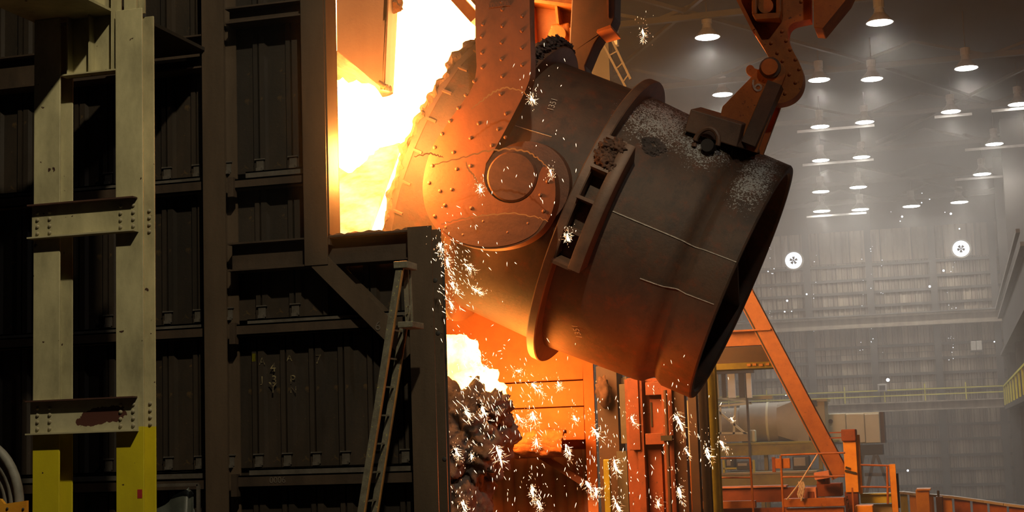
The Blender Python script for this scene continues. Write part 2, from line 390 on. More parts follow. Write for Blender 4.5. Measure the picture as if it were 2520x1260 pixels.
# little wall fittings
def fitting(name, label, cat, px0, px1, py0, py1, Y, mat, inner=None):
    a, b = P(px0, py1, Y), P(px1, py0, Y); t = thing(name, label, cat)
    bm = B(); box(bm, (a.x, Y, a.z), (b.x, Y+.5, b.z)); o = build('housing', bm, M[mat], t); bevel(o, .04)
    if inner:
        bm = B(); e = .12; box(bm, (a.x+e, Y-.05, a.z+e), (b.x-e, Y+.1, b.z-e)); build('face', bm, M[inner], t)
    else:
        bm = B(); box(bm, (a.x-.05, Y-.05, a.z-.1), (b.x+.05, Y+.3, a.z)); build('bracket', bm, M['wall_frame'], t)
    return t
fitting('floodlight', 'square pale floodlight on wall column above yellow railing', 'floodlight', 2160, 2182, 944, 964, YB-2.2, 'lamp_body', 'black_steel')
fitting('vent_cowl', 'left of two pale vent cowls high on far wall', 'vent', 2390, 2402, 839, 863, YB-.9, 'lamp_body')
fitting('vent_cowl', 'right of two pale vent cowls high on far wall', 'vent', 2404, 2416, 838, 862, YB-.9, 'lamp_body')
# pin holes in the sheeting where daylight shines through
bm = B(); rnd = random.Random(3)
def dot(bm, px, py, r, Y=YB-.75):
    c = P(px, py, Y); n = 10; r *= .62
    a = [bm.verts.new((c.x+math.cos(2*math.pi*k/n)*r, Y, c.z+math.sin(2*math.pi*k/n)*r)) for k in range(n)]
    b = [bm.verts.new((v.co.x, Y+.03, v.co.z)) for v in a]
    bm.faces.new(a); bm.faces.new(b[::-1])
    for k in range(n): bm.faces.new((a[k], a[(k+1) % n], b[(k+1) % n], b[k]))
for px, py, r in ((1985, 724, .10), (1937, 740, .12), (1931, 767, .09), (1948, 766, .06), (2288, 705, .13), (2322, 666, .12), (2220, 533, .11), (2447, 841, .08), (2234, 1158, .12), (1890, 668, .07), (2361, 563, .09), (2340, 526, .12), (2200, 448, .1), (2116, 344, .09), (2154, 344, .09), (2233, 308, .09), (1934, 972, .09), (2185, 935, .2), (2473, 842, .06)): dot(bm, px, py, r)
for i in range(70):
    col_x = rnd.choice((1895, 1903, 2006, 2120, 2145, 2172, 2335, 2342, 2349)); dot(bm, col_x+rnd.uniform(-4, 4), rnd.uniform(600, 890), rnd.uniform(.025, .05))
for i in range(30): dot(bm, rnd.uniform(2190, 2330), 440+rnd.gauss(25, 25), rnd.uniform(.03, .07))
tag(build('daylight_pinhole', bm, M['day'], wall_back), kind='stuff')

# right-hand side wall line: dark columns, runway girder, stair walkway running towards the camera
Xs = P(2470, 900, 100).x
bm = B(); box(bm, (Xs+4, 30, 0), (Xs+4.3, YB, ZROOF)); wall_r = tag(build('wall_right', bm, M['black_steel']), 'dark side wall at the right edge of the hall', 'wall', kind='structure')
for y, wd in ((96, 1.0), (84, 1.2)):
    t = thing('side_column', ('dark building column at right edge beside the yellow stair rail' if y == 96 else 'nearer dark building column at the right frame edge'), 'column', 'columns of the right hall side')
    bm = B(); hbeam_z(bm, Xs+.6+(96-y)*.02, y, wd, 1.0, 0, ZROOF-.2, .08, .06); build('shaft', bm, M['wall_frame'], t)
    bm = B(); bar(bm, (Xs+.6, y, 9.5), (Xs+1.4, y-1, 5.5), .25, .25); build('diagonal_brace', bm, M['truss'], t)
g2 = thing('side_runway_girder', 'dark deep runway girder running along the right side', 'girder')
za, zb_ = P(2471, 869, 98).z, P(2468, 775, 98).z
bm = B(); box(bm, (Xs+.1, 60, za), (Xs+.3, 100, zb_)); build('web', bm, M['wall_frame'], g2)
for z in (za, zb_): bm = B(); box(bm, (Xs-.15, 60, z-.08), (Xs+.55, 100, z+.08)); build('flange', bm, M['truss'], g2)
bm = B(); bar(bm, (Xs-.2, 60, zb_+.5), (Xs-.2, 100, zb_+.5), .15, .15, (0, 0, 1)); build('pipe', bm, M['truss'], g2)
st = thing('side_walkway', 'dark side walkway with close-set yellow pickets at right edge', 'walkway')
zq = P(2468, 997, 98).z
bm = B(); box(bm, (Xs-.1, 55, zq-.25), (Xs+1.2, 100, zq)); build('deck', bm, M['wall_frame'], st)
y = 99.0
while y > 62: bm = B(); bar(bm, (Xs-.1, y, zq), (Xs-.1, y, zq+1.15), .09, .14, (0, 1, 0)); build('picket', bm, M['rail_yellow'], st); y -= 4.4
bm = B(); bar(bm, (Xs-.1, 55, zq+1.15), (Xs-.1, 99.3, zq+1.15), .1, .1, (0, 0, 1)); build('rail', bm, M['rail_yellow'], st)

# exhaust fans in the end wall
def fan(px, py, label, spin):
    Y = YB-1.0; c = P(px, py, Y); r = P(px+21, py, Y).x-c.x
    t = thing('exhaust_fan', label, 'fan', 'round wall fans against daylight'); t.location = c
    bm = B(); n = 28
    a = [bm.verts.new((math.cos(2*math.pi*k/n)*r, .2, math.sin(2*math.pi*k/n)*r)) for k in range(n)]; bm.faces.new(a)
    build('bright_opening', bm, M['day'], t)
    bm = B()
    for k in range(n):
        p, q = 2*math.pi*k/n, 2*math.pi*(k+1)/n
        lo = [Vector((math.cos(s)*rr, yy, math.sin(s)*rr)) for s, rr, yy in ((p, r, -.1), (p, r+.1, -.1), (p, r+.1, .3), (p, r, .3))]
        hi = [Vector((math.cos(s)*rr, yy, math.sin(s)*rr)) for s, rr, yy in ((q, r, -.1), (q, r+.1, -.1), (q, r+.1, .3), (q, r, .3))]
        hexa(bm, lo, hi)
    build('ring', bm, M['lamp_body'], t)
    bm = B(); tube(bm, (0, -.08, 0), (0, .1, 0), r*.11, 12); build('hub', bm, M['black_steel'], t)
    for k in range(5):
        th = spin+2*math.pi*k/5; d = Vector((math.cos(th), 0, math.sin(th))); s = Vector((-math.sin(th), 0, math.cos(th)))
        bm = B(); hexa(bm, [d*r*.14-s*.05+Vector((0, y, 0)) for y in (-.05, .05)]+[d*r*.14+s*.05+Vector((0, y, 0)) for y in (.05, -.05)],
                       [d*r*.46-s*.10+Vector((0, y, 0)) for y in (-.1, 0)]+[d*r*.46+s*.10+Vector((0, y, 0)) for y in (.1, 0)])
        build('blade', bm, M['black_steel'], t)
fan(1953, 641, 'bright round wall fan beside the ladle bottom, left of the pair', .3)
fan(2365, 612, 'bright round wall fan near right edge, right of the pair', .9)

# high-bay lamps
def lamp_meshes():
    out = {}
    bm = B()
    prof = [(.16, .55), (.20, .35), (.46, .06), (.50, 0), (.47, 0), (.43, .06), (.17, .33), (.13, .55)]
    n = 20; rings = [[bm.verts.new((math.cos(2*math.pi*k/n)*r, math.sin(2*math.pi*k/n)*r, z)) for r, z in prof] for k in range(n)]
    for k in range(n):
        u, v = rings[k], rings[(k+1) % n]
        for j in range(len(prof)-1): bm.faces.new((u[j], v[j], v[j+1], u[j+1]))
    out['reflector'] = (bm, 'lamp_body')
    bm = B(); v = [bm.verts.new((math.cos(2*math.pi*k/n)*.44, math.sin(2*math.pi*k/n)*.44, -.01)) for k in range(n)]; bm.faces.new(v)
    w2 = [bm.verts.new((math.cos(2*math.pi*k/n)*.44, math.sin(2*math.pi*k/n)*.44, .03)) for k in range(n)]
    for k in range(n): bm.faces.new((v[k], v[(k+1) % n], w2[(k+1) % n], w2[k]))
    out['lens'] = (bm, 'lamp_lens')
    bm = B(); tube(bm, (0, 0, .55), (0, 0, .85), .2, 12); out['ballast'] = (bm, 'lamp_body')
    bm = B(); tube(bm, (0, 0, .85), (0, 0, 1.5), .04, 6); out['stem'] = (bm, 'truss')
    res = {}
    for k, (b, m) in out.items():
        me = bpy.data.meshes.new(k); bmesh.ops.recalc_face_normals(b, faces=b.faces); b.to_mesh(me); b.free(); me.materials.append(M[m]); res[k] = me
    return res
LM = lamp_meshes()
HB = bpy.data.lights.new('high_bay_bulb', 'SPOT'); HB.energy = 950; HB.color = (1, .92, .80); HB.shadow_soft_size = .3; HB.spot_size = R(160); HB.spot_blend = .5
HG = bpy.data.lights.new('high_bay_halo', 'POINT'); HG.energy = 30; HG.color = (1, .96, .90); HG.shadow_soft_size = .25  # weak point light added to each lamp for its halo
lamps = [
 (2022, 520, 104, 'lower left lamp of the paired block right of ladle'), (2117, 516, 104, 'lower right lamp of the paired block right of ladle'),
 (2020, 472, 95.5, 'third row left lamp of the paired block'), (2112, 461, 95.5, 'third row right lamp of the paired block'),
 (2020, 395, 84.5, 'second row left lamp of the paired block'), (2120, 387, 84.5, 'second row right lamp of the paired block'),
 (2018, 312, 75.2, 'top left lamp of the bright paired block'), (2128, 301, 75.2, 'top right lamp of the bright paired block'),
 (2016, 197, 64.7, 'hanging lamp just right of the orange tilting hook'), (2146, 195, 64.7, 'hanging lamp above the paired block, right one'),
 (2243, 508, 104, 'lone lamp above and left of right wall fan'), (2361, 498, 104, 'lamp directly above the right wall fan'),
 (2417, 429, 92, 'lowest of three staggered lamps near right edge'), (2447, 355, 82, 'middle of the staggered lamps near right edge'),
 (2340, 275, 74, 'bright lamp on bracket right of paired block'), (2506, 257, 72, 'lamp cut by the right frame edge'),
 (2378, 168, 62, 'small dim lamp high at right'), (2165, 56, 53, 'highest hanging lamp right of the tilting hook'),
 (1741, 92, 55, 'hanging lamp above ladle left of the tilting hook'), (1778, 233, 68, 'hanging lamp just left of ladle lug')]
for i, (px, py, Y, lab) in enumerate(lamps):
    c = P(px, py, Y); t = thing('high_bay_lamp', lab, 'lamp', 'high bay lamps under the far roof'); t.location = c
    s = 32/3800*Y/.98*.9; s = max(.95, min(1.2, s*1.5))
    for k, me in LM.items():
        if k == 'stem': continue
        o = inst(k, me, (0, 0, 0), t); o.scale = (s, s, s)
    bm = B(); tube(bm, (0, 0, .85*s), (0, 0, max(1.0, ZROOF-c.z)), .03, 6); build('stem', bm, M['truss'], t)
    o = bpy.data.objects.new('lamp_bulb', HB); COL.objects.link(o); o.parent = t; o.location = (0, 0, -.45)
    o = bpy.data.objects.new('lamp_halo_light', HG); COL.objects.link(o); o.parent = t; o.location = (0, 0, -.4)
# pale bars for the truss chords lit by the lamps
for (a, b, Y) in (((1962, 326), (2152, 307), 76.0), ((1975, 408), (2150, 391), 85.3), ((1985, 536), (2132, 522), 104.5), ((2300, 290), (2392, 279), 74.8), ((2375, 372), (2520, 355), 83), ((2350, 444), (2470, 432), 93), ((2440, 275), (2530, 264), 72.6)):
    p, q = P(*a, Y), P(*b, Y); z = (p.z+q.z)/2
    bm = B(); bar(bm, (p.x, Y, z), (q.x, Y, z), .12, .12); build('lit_chord', bm, M['lamp_body'], ceiling)

# hazy dusty air of the far hall
t = NT('hall_haze'); v = t.n('ShaderNodeVolumeScatter'); v.inputs['Color'].default_value = (.93, .92, .90, 1); v.inputs['Density'].default_value = .007; v.inputs['Anisotropy'].default_value = .45
t.l(v.outputs[0], t.out.inputs['Volume'])
bm = B(); box(bm, (-45, 27, .05), (30, YB-.05, ZROOF-.05)); tag(build('hall_haze', bm, t.m), 'thin grey dust haze filling the far hall under the lamps', 'haze', kind='stuff')
#==LEFT==
# ------------------------------------------------------------------ furnace enclosure (left)
YF = 17.5
enc = thing('furnace_enclosure', 'dark brown steel wall frame with sheet panels left of the furnace opening', 'enclosure')
def zf(px, py, Y=YF): return P(px, py, Y).z
def xf(px, py, Y=YF): return P(px, py, Y).x
PW = xf(551, 300)-xf(497, 300); PD = .37
xA, xB, xC = xf(525, 300), xf(772, 300), xf(1033, 620)
ZT = 17.5
zB0 = zf(780, 652); zC1 = zf(1032, 557)
for nm, x, z0, z1 in (('post', xA, 0, ZT), ('post', xB, zB0, ZT), ('post', xC, 0, zC1)):
    bm = B(); hbeam_z(bm, x, YF, PW, PD, z0, z1); build(nm, bm, M['post_steel'], enc)
# cover strip on the jamb side of the upper post, facing the fire
bm = B(); box(bm, (xB+PW/2-.01, YF+.05, zB0+.25), (xB+PW/2+.012, YF+PD, ZT)); build('jamb_plate', bm, M['post_steel'], enc)
# beams between the posts
def beam(x0, x1, px, py0, py1, y0=YF+.04, dep=.30, name='beam'):
    bm = B(); ibeam_x(bm, x0, x1, y0, dep, zf(px, py1), zf(px, py0)); return build(name, bm, M['dark_steel'], enc)
beam(xA+PW/2, xB-PW/2, 660, 4, 44)
beam(xA+PW/2, xC-PW/2, 780, 581, 652)
beam(-14.2, xA-PW/2, 440, 88, 170)
bm = B(); p, q = P(395, 95, YF-.6), P(430, 135, YF+.1); box(bm, (p.x-.9, YF-2.2, q.z-.02), (p.x+.30, YF+.1, p.z)); 
build('beam_bracket', bm, M['panel_steel'], enc)
# crust along the top of the sill beam
bm = B(); zs = zf(930, 571)
bmesh.ops.create_grid(bm, x_segments=70, y_segments=8, size=.5)
for v in bm.verts: v.co = Vector((xB+.12+(v.co.x+.5)*(xC-xB-.25), YF+.05+(v.co.y+.5)*.28, zs+.045*abs(NZ.noise(v.co*9))+.01))
r_ = bmesh.ops.extrude_face_region(bm, geom=bm.faces[:]); 
for e in r_['geom']:
    if isinstance(e, bmesh.types.BMVert): e.co.z = zs-.02
build('sill_crust', bm, M['ledge'], enc)
# girts: channel with a ledge angle above
def girt(x0, x1, px, pyl, py0, py1):
    bm = B(); y = YF+.16
    box(bm, (x0, y, zf(px, py1)), (x1, y+.02, zf(px, py0))); box(bm, (x0, y, zf(px, py1)), (x1, y+.18, zf(px, py1)+.02)); box(bm, (x0, y, zf(px, py0)-.02), (x1, y+.18, zf(px, py0)))
    build('girt', bm, M['dark_steel'], enc)
    bm = B(); z = zf(px, pyl); box(bm, (x0+.16, y+.1, z-.02), (x1, y+.24, z)); box(bm, (x0+.16, y+.1, z-.08), (x1, y+.12, z)); build('ledge_angle', bm, M['clip_steel'], enc)
    bm = B(); box(bm, (x0-.02, y-.05, zf(px, py1)-.10), (x0+.06, y+.05, zf(px, py0)+.02)); build('girt_bracket', bm, M['dark_steel'], enc)
girt(xA+PW/2, xB-PW/2, 660, 408, 428, 453)
girt(xA+PW/2, xC-PW/2-.15, 700, 776, 789, 818)
girt(xA+PW/2, xC-PW/2, 800, 1149, 1165, 1197)
girt(-12.8, xA-PW/2, 440, 428, 442, 470); girt(-12.8, xA-PW/2, 440, 793, 805, 833); girt(-12.8, xA-PW/2, 440, 1163, 1180, 1210)
# sheet panels: each a folded pan, in rows between the girts
YPAN = YF+.36
def pan_mesh(wd, h, name='wall_panel'):
    bm = B(); e = .07; pr = [(0, .05), (0.015, -.0), (.09, .0), (.12, .05), (wd-.10, .05), (wd-.07, 0), (wd-.01, 0), (wd-.01, .06), (0, .06)]
    a = [bm.verts.new((x, y, 0)) for x, y in pr]; b = [bm.verts.new((x, y, h)) for x, y in pr]
    for i in range(len(pr)): j = (i+1) % len(pr); bm.faces.new((a[i], a[j], b[j], b[i]))
    f1 = bm.faces.new(a); f2 = bm.faces.new(b[::-1]); bmesh.ops.triangulate(bm, faces=[f1, f2]); bmesh.ops.recalc_face_normals(bm, faces=bm.faces)
    me = bpy.data.meshes.new(name); bm.to_mesh(me); bm.free(); me.materials.append(M['panel_steel']); return me
clip = B(); box(clip, (-.07, -.03, 0), (.07, 0, .015)); box(clip, (-.05, -.012, -.13), (.05, 0, 0)); box(clip, (-.035, -.06, -.15), (.035, -.0, -.11))
cm = bpy.data.meshes.new('panel_clip'); clip.to_mesh(cm); clip.free(); cm.materials.append(M['clip_steel'])
zr = [ZT, zf(660, 415), zf(700, 782), zf(800, 1153), 0.0]
bays = [(-12.8, xA), (xA, xB), (xA, xC)]
for r in range(4):
    for b in range(3):
        if b == 1 and r > 1 or b == 2 and r < 2: continue
        x0, x1 = bays[b]; n = max(2, round((x1-x0)/.41)); wd = (x1-x0)/n; z1, z0 = zr[r], zr[r+1]
        if b == 1 and r == 1: z0 = zr[2]
        me = pan_mesh(wd, z1-z0-.06)
        for i in range(n):
            inst('wall_panel', me, (x0+i*wd, YPAN, z0+.03), enc)
            if r < 3 and (b > 0 or i > n-5): inst('panel_clip', cm, (x0+i*wd+.02, YPAN-.01, z0+.19), enc)
# upper bay row beneath the sill beam, right of post B
x0, x1 = xB+PW/2, xC; n = 3; me = pan_mesh((x1-x0)/n, zf(900, 640)-zr[2])
for i in range(n): inst('wall_panel', me, (x0+i*(x1-x0)/n, YPAN, zr[2]+.03), enc)
bm = B(); box(bm, (-13, YPAN+.09, 0), (xB+PW/2-.02, YPAN+.11, ZT)); build('light_stop_sheet', bm, M['black_steel'], enc)  # unseen sheets added behind the panels to stop fire light leaking through
bm = B(); box(bm, (xB+PW/2-.02, YPAN+.09, 0), (xC+PW/2, YPAN+.11, zf(900, 600))); build('light_stop_sheet', bm, M['black_steel'], enc)
hb_ = rivet_mesh(.03, .008, M['black_steel'], name='bolt_hole')
for px, py in ((1071, 690), (1078, 820), (1094, 1130)): inst('bolt_hole', hb_, P(px, py, YF+PD-.022), enc)
# knee brace
p, q = P(783, 640, YF+.03), P(1012, 868, YF+.03)
bm = B(); bar(bm, p, q, .235, .03); bar(bm, p+Vector((0, .28, 0)), q+Vector((0, .28, 0)), .235, .03); bar(bm, p+Vector((0, .14, 0)), q+Vector((0, .14, 0)), .03, .26)
build('knee_brace', bm, M['post_steel'], enc)
# chalk note on the lower girt and the knee brace
def chalk_text(s, size, c, ex, ez, parent, name='chalk_mark', mat='chalk'):
    me = text_mesh(s, size); me.materials.clear(); me.materials.append(M[mat])
    ex = Vector(ex).normalized(); ez = Vector(ez).normalized(); n = ex.cross(ez)
    mw = Matrix((( ex.x, ez.x, n.x, 0), (ex.y, ez.y, n.y, 0), (ex.z, ez.z, n.z, 0), (0, 0, 0, 1)))
    me.transform(Matrix.Translation(Vector(c)) @ mw); o = new_obj(name, me); o.parent = parent; o.name = name; return o
M['faint_chalk'] = worn('faint_chalk', (.13, .105, .08), (.07, .055, .042), 22, .9)
M['yellow_chalk'] = worn('yellow_chalk', (.24, .19, .09), (.05, .036, .022), 16, .9, lo=.42, hi=.55)
chalk_text('0006', .11, P(683, 1182, YF+.155), (1, 0, 0), (0, 0, 1), enc, mat='faint_chalk')
chalk_text('6', .16, P(930, 803, YF+.008), (1, 0, -.1), (.1, 0, 1), enc, mat='faint_chalk')
for s, px, py, sz in (('A', 645, 890, .13), ('4', 672, 905, .16), ('3', 675, 935, .15), ('Y', 672, 955, .2), ('P', 720, 935, .16), ('A', 712, 882, .12), ('7', 783, 885, .16), ('J', 645, 935, .12), ('N', 722, 960, .12)):
    chalk_text(s, sz, P(px, py, YPAN-.008), (1, 0, 0), (0, 0, 1), enc, mat='yellow_chalk')
bm = B(); p = P(627, 880, YPAN+.03); box(bm, (p.x-.025, YPAN+.0, p.z-.05), (p.x+.025, YPAN+.05, p.z+.05)); build('paint_dab', bm, M['lime_paint'], enc)

# ------------------------------------------------------------------ cream and yellow crane column
YC = 14.5
colm = thing('crane_column', 'tall cream riveted double steel column with yellow painted base', 'column')
def xc(px, py=400, Y=YC): return P(px, py, Y).x
LW = xc(350)-xc(283); LD = .27
xl, xr = xc(115, 400), xc(317, 300)
ztop = P(320, 22, YC).z; zback = P(365, 42, YC+LD).z
for x, lab in ((xl, None), (xr, None)):
    leg = B(); box(leg, (x-LW/2, YC, 0), (x+LW/2, YC+.022, ztop)); box(leg, (x-.008, YC+.022, 0), (x+.008, YC+LD-.022, zback)); box(leg, (x-LW/2, YC+LD-.022, 0), (x+LW/2, YC+LD, zback))
    o = build('leg', leg, M['column'], colm); bevel(o, .006, 1)
M['cream_plain'] = worn('cream_rivet_paint', (.44, .40, .26), (.20, .17, .11), 9)
rv = rivet_mesh(.021, .022, M['cream_plain'])
def batten(px0, px1, pyt, pyb, pxm, mat):
    x0, x1 = xc(px0, pyt), xc(px1, pyt); z1, z0 = P(pxm, pyt, YC).z, P(pxm, pyb, YC).z
    b = B(); y = YC-.012
    box(b, (x0, y-.012, z0), (x1, y+.012, z1)); o = build('batten', b, M[mat], colm)
    b = B(); box(b, (x0, y-.11, z1-.016), (x1, y-.012, z1)); fo = build('batten_flange', b, M['flange_brown'], o)  # top flange in a darker red-brown than the bottom one
    b = B(); box(b, (x0, y-.11, z0), (x1, y-.012, z0+.016)); fo = build('batten_flange', b, M['peeled'], o)
    for px in (96, 126, 300, 331):
        for k in range(4):
            inst('rivet', rv, (xc(px, pyt), y-.012, z0+(z1-z0)*(.17+.20*k)), o)
batten(82, 341, 497, 581, 210, 'peeled_clean'if 0 else 'column')
batten(78, 341, 981, 1066, 210, 'peeled')
for k in range(4):
    for pz in (512, 985): inst('rivet', rv, (P(368, 500, YC+LD-.02).x, YC+LD-.023, P(368, pz+8+k*17, YC+LD).z), colm)
# diaphragm between the legs at the top
zd0 = P(215, 180, YC).z
b = B(); box(b, (xl+LW/2, YC+.13, zd0), (xr-LW/2, YC+.15, zback+.4)); dia = build('diaphragm', b, M['column'], colm)
b = B(); box(b, (xl+LW/2, YC+.0, zd0), (xr-LW/2, YC+.15, zd0+.016)); build('bottom_flange', b, M['column'], dia)
for px in (163, 216, 272):
    b = B(); x = xc(px, 120); box(b, (x-.006, YC+.02, zd0), (x+.006, YC+.13, zback+.4)); build('stiffener', b, M['column'], dia)
b = B(); hbeam_z(b, xc(318, 5), YC+.02, .15, .2, ztop, ztop+1.2); build('stub_post', b, M['column'], colm)
b = B(); p = P(350, 1215, YC); box(b, (p.x-.055, YC-.003, p.z-.045), (p.x-.0, YC+.004, p.z+.045)); build('paint_patch', b, worn('red_paint_patch', (.42, .03, .03), (.3, .02, .02), 6), colm)
# runway girder above the column, running towards the camera
gd = thing('overhead_girder', 'overhead cream girder above column at top left corner', 'girder')
xg = xc(272, 30); zg = ztop+.004
b = B(); box(b, (xg-1.0, 7.0, zg), (xg, YC+.2, zg+.03)); build('bottom_flange', b, M['column'], gd)
b = B(); box(b, (xg-.52, 7.0, zg+.03), (xg-.48, YC+.2, zg+1.3)); build('web', b, M['column'], gd)
b = B(); box(b, (xg-1.0, 7.0, zg+1.3), (xg, YC+.2, zg+1.33)); build('top_flange', b, M['column'], gd)
b = B(); box(b, (xg-.5, YC-.1, zg+.03), (xg-.01, YC-.08, zg+1.3)); build('stiffener', b, M['column'], gd)

# hoses and bracket at the lower left corner
hr = thing('hose_coil', 'coil of thick grey hoses on orange bracket in bottom left corner', 'hose')
Yh = 13.0; c0 = P(-62, 1245, Yh)
for k, (rp, dy) in enumerate(((120, 0), (98, .05), (76, .1), (54, .16))):
    rad = (P(-62+rp, 1245, Yh)-c0).length-.045
    b = B(); path_tube(b, [Vector((c0.x+math.cos(a)*rad, Yh+dy, c0.z+math.sin(a)*rad*1.25)) for a in [R(-20+i*9) for i in range(24)]], .045, 12)
    o = build('hose', b, M['grey_hose'], hr, True)
b = B(); p0 = [(-90, 1222), (2, 1228), (12, 1240), (66, 1232), (66, 1330), (-90, 1330)]
prism(b, [(P(x, y, Yh-.15).x, P(x, y, Yh-.15).z) for x, y in p0], Yh-.16, Yh-.12); br = build('bracket_plate', b, M['amber_paint'], hr)
for px, py in ((57, 1253), (18, 1252)): inst('rivet', rivet_mesh(.014, .012, M['black_steel']), P(px, py, Yh-.16), br)

# welding screen behind the column foot
ws = thing('welding_screen', 'grey frame with dark draped tarpaulin at foot of enclosure post', 'screen')
Yw = 16.3
b = B(); a_, b_, c_ = P(330, 1196, Yw), P(488, 1192, Yw), P(484, 1330, Yw)
bar(b, (a_.x, Yw, b_.z), (b_.x, Yw, b_.z), .035, .035, (0, 1, 0)); bar(b, (b_.x, Yw, b_.z), (b_.x-.01, Yw, .1), .035, .035, (0, 1, 0)); bar(b, (a_.x, Yw, b_.z), (a_.x, Yw, .1), .035, .035, (0, 1, 0)); build('frame', b, M['clip_steel'], ws)
b = B(); crest = [(300, 1330), (360, 1268), (400, 1243), (440, 1215), (462, 1199), (470, 1207), (476, 1235), (480, 1275), (482, 1330)]
crest = [P(x, y, Yw+.1) for x, y in crest]; nx = 28; vv = []
for i in range(nx+1):
    s = i/nx*(len(crest)-1); k = min(int(s), len(crest)-2); p = crest[k].lerp(crest[k+1], s-k); colv = []
    for j in range(9):
        f = j/8; z = p.z*(1-f)+.3*f; colv.append(b.verts.new((p.x+.03*math.sin(i*1.1+j), Yw+.1+.05*math.sin(i*.9)*(.3+f), z)))
    vv.append(colv)
for i in range(nx):
    for j in range(8): b.faces.new((vv[i][j], vv[i+1][j], vv[i+1][j+1], vv[i][j+1]))
o = build('tarpaulin', b, M['tarp'], ws, True); md = o.modifiers.new('s', 'SOLIDIFY'); md.thickness = .008

# step ladder leaning in front of the lower wall
YLd = 16.6
sl = thing('ladder', 'paint-splashed narrow ladder leaning against enclosure post beside the knee brace', 'ladder')
ta, tb = P(984, 652, YLd), P(888, 1262, YLd); dn = (tb-ta).normalized(); foot = ta+dn*((ta.z-.02)/-dn.z)
OFF = Vector((0, .42, 0))
b = B(); bar(b, ta, foot, .075, .03); build('rail', b, M['wood'], sl)
b = B(); bar(b, ta+Vector((.045, .005, 0)), foot+Vector((.045, .005, 0)), .018, .032); build('rail_edge', b, M['ladder_edge'], sl)
mid = ta+dn*((ta.z-P(985, 800, YLd+.42).z)/-dn.z)
b = B(); bar(b, mid+OFF, foot+OFF, .075, .03); build('rail', b, M['wood'], sl)
b = B(); bar(b, mid+OFF+Vector((.045, .005, 0)), foot+OFF+Vector((.045, .005, 0)), .018, .032); build('rail_edge', b, M['ladder_edge'], sl)
s0, s1 = P(998, 655, YLd+.2), P(1004, 795, YLd+.2)
b = B(); bar(b, s0, s1, .055, .03); bar(b, s0+Vector((.05, .01, 0)), s1+Vector((.05, .01, 0)), .02, .03); build('back_leg', b, M['wood'], sl)
b = B(); p = P(988, 653, YLd); box(b, (p.x-.085, YLd-.04, p.z-.035), (p.x+.085, YLd+.3, p.z+.045)); o = build('top_cap', b, M['wood'], sl); bevel(o, .008)
b = B(); p = P(993, 797, YLd); box(b, (p.x-.08, YLd+.02, p.z-.04), (p.x+.10, YLd+.42, p.z+.03)); o = build('bracket', b, M['wood'], sl); bevel(o, .008)
b = B(); p, q = P(1003, 790, YLd+.1), P(1008, 752, YLd+.1); path_tube(b, [p, p.lerp(q, .5)+Vector((.01, 0, 0)), q, q+Vector((-.03, 0, -.02))], .012, 6); build('hook', b, M['wood'], sl)
for k in range(9):
    p = ta+dn*(.75+.33*k)
    if p.z < .2: break
    if p.z > mid.z: continue
    b = B(); bar(b, p, p+OFF, .02, .02, (0, 0, 1)); build('rung', b, M['wood'], sl)
#==LADLE==
# ------------------------------------------------------------------ ladle
YL = 22.0
Bc = P(1828, 697, YL+.28); Tc = P(1184, 423, YL)
ex = (Tc-Bc).normalized(); ez = ex.cross(Vector((0, -1, 0))).normalized(); ey = ez.cross(ex)
LMAT = Matrix(((ex.x, ey.x, ez.x, Bc.x), (ex.y, ey.y, ez.y, Bc.y), (ex.z, ey.z, ez.z, Bc.z), (0, 0, 0, 1)))
S = (P(1950, 410, YL)-P(1705, 985, YL)).length/2/313.0      # metres per photo pixel in the ladle plane
ladle = thing('hot_metal_ladle', 'huge brown steel ladle tipped to the left, pouring into the furnace', 'ladle')
ladle.matrix_world = LMAT
def lad(name, prof, mat, n=128, parent=None, a0=0, a1=2*math.pi, ang=30):
    b = B(); lathe(b, [(r*S, x*S) for r, x in prof], n, a0, a1); o = build(name, b, M[mat], parent or ladle); smooth_by_angle(o, ang); return o
def lpt(t, ang, r): return Vector((t*S, r*S*math.cos(R(ang)), r*S*math.sin(R(ang))))
lad('skirt', [(312, 0), (315, 4), (316, 82), (311, 92), (303, 104), (292, 106), (292, 6), (296, 0)], 'ladle')
lad('bottom_plate', [(0.1, 70), (300, 70), (300, 84), (0.1, 84)], 'ladle_dark', 64)
for a in (10,):      # cross webs inside the bottom skirt
    b = B(); d = Vector((0, math.cos(R(a)), math.sin(R(a)))); q = Vector((0, -math.sin(R(a)), math.cos(R(a))))
    box_pts = [d*(-290*S), d*(290*S)]
    bar(b, Vector((42*S, 0, 0))+box_pts[0], Vector((42*S, 0, 0))+box_pts[1], .04, 60*S, (1, 0, 0)); build('bottom_web', b, M['ladle_dark'], ladle)
shell = lad('shell', [(298, 92), (303, 100), (305, 110), (316, 123), (326, 134), (330, 150), (345, 395), (341, 640), (333, 827), (300, 827), (296, 640), (296, 120)], 'ladle', 160)
lad('stiffener_ring', [(335, 388), (384, 388), (386, 391), (386, 409), (384, 412), (335, 412)], 'flange', 160)
lad('stiffener_ring', [(330, 640), (381, 640), (383, 643), (383, 659), (381, 662), (330, 662)], 'flange', 160)
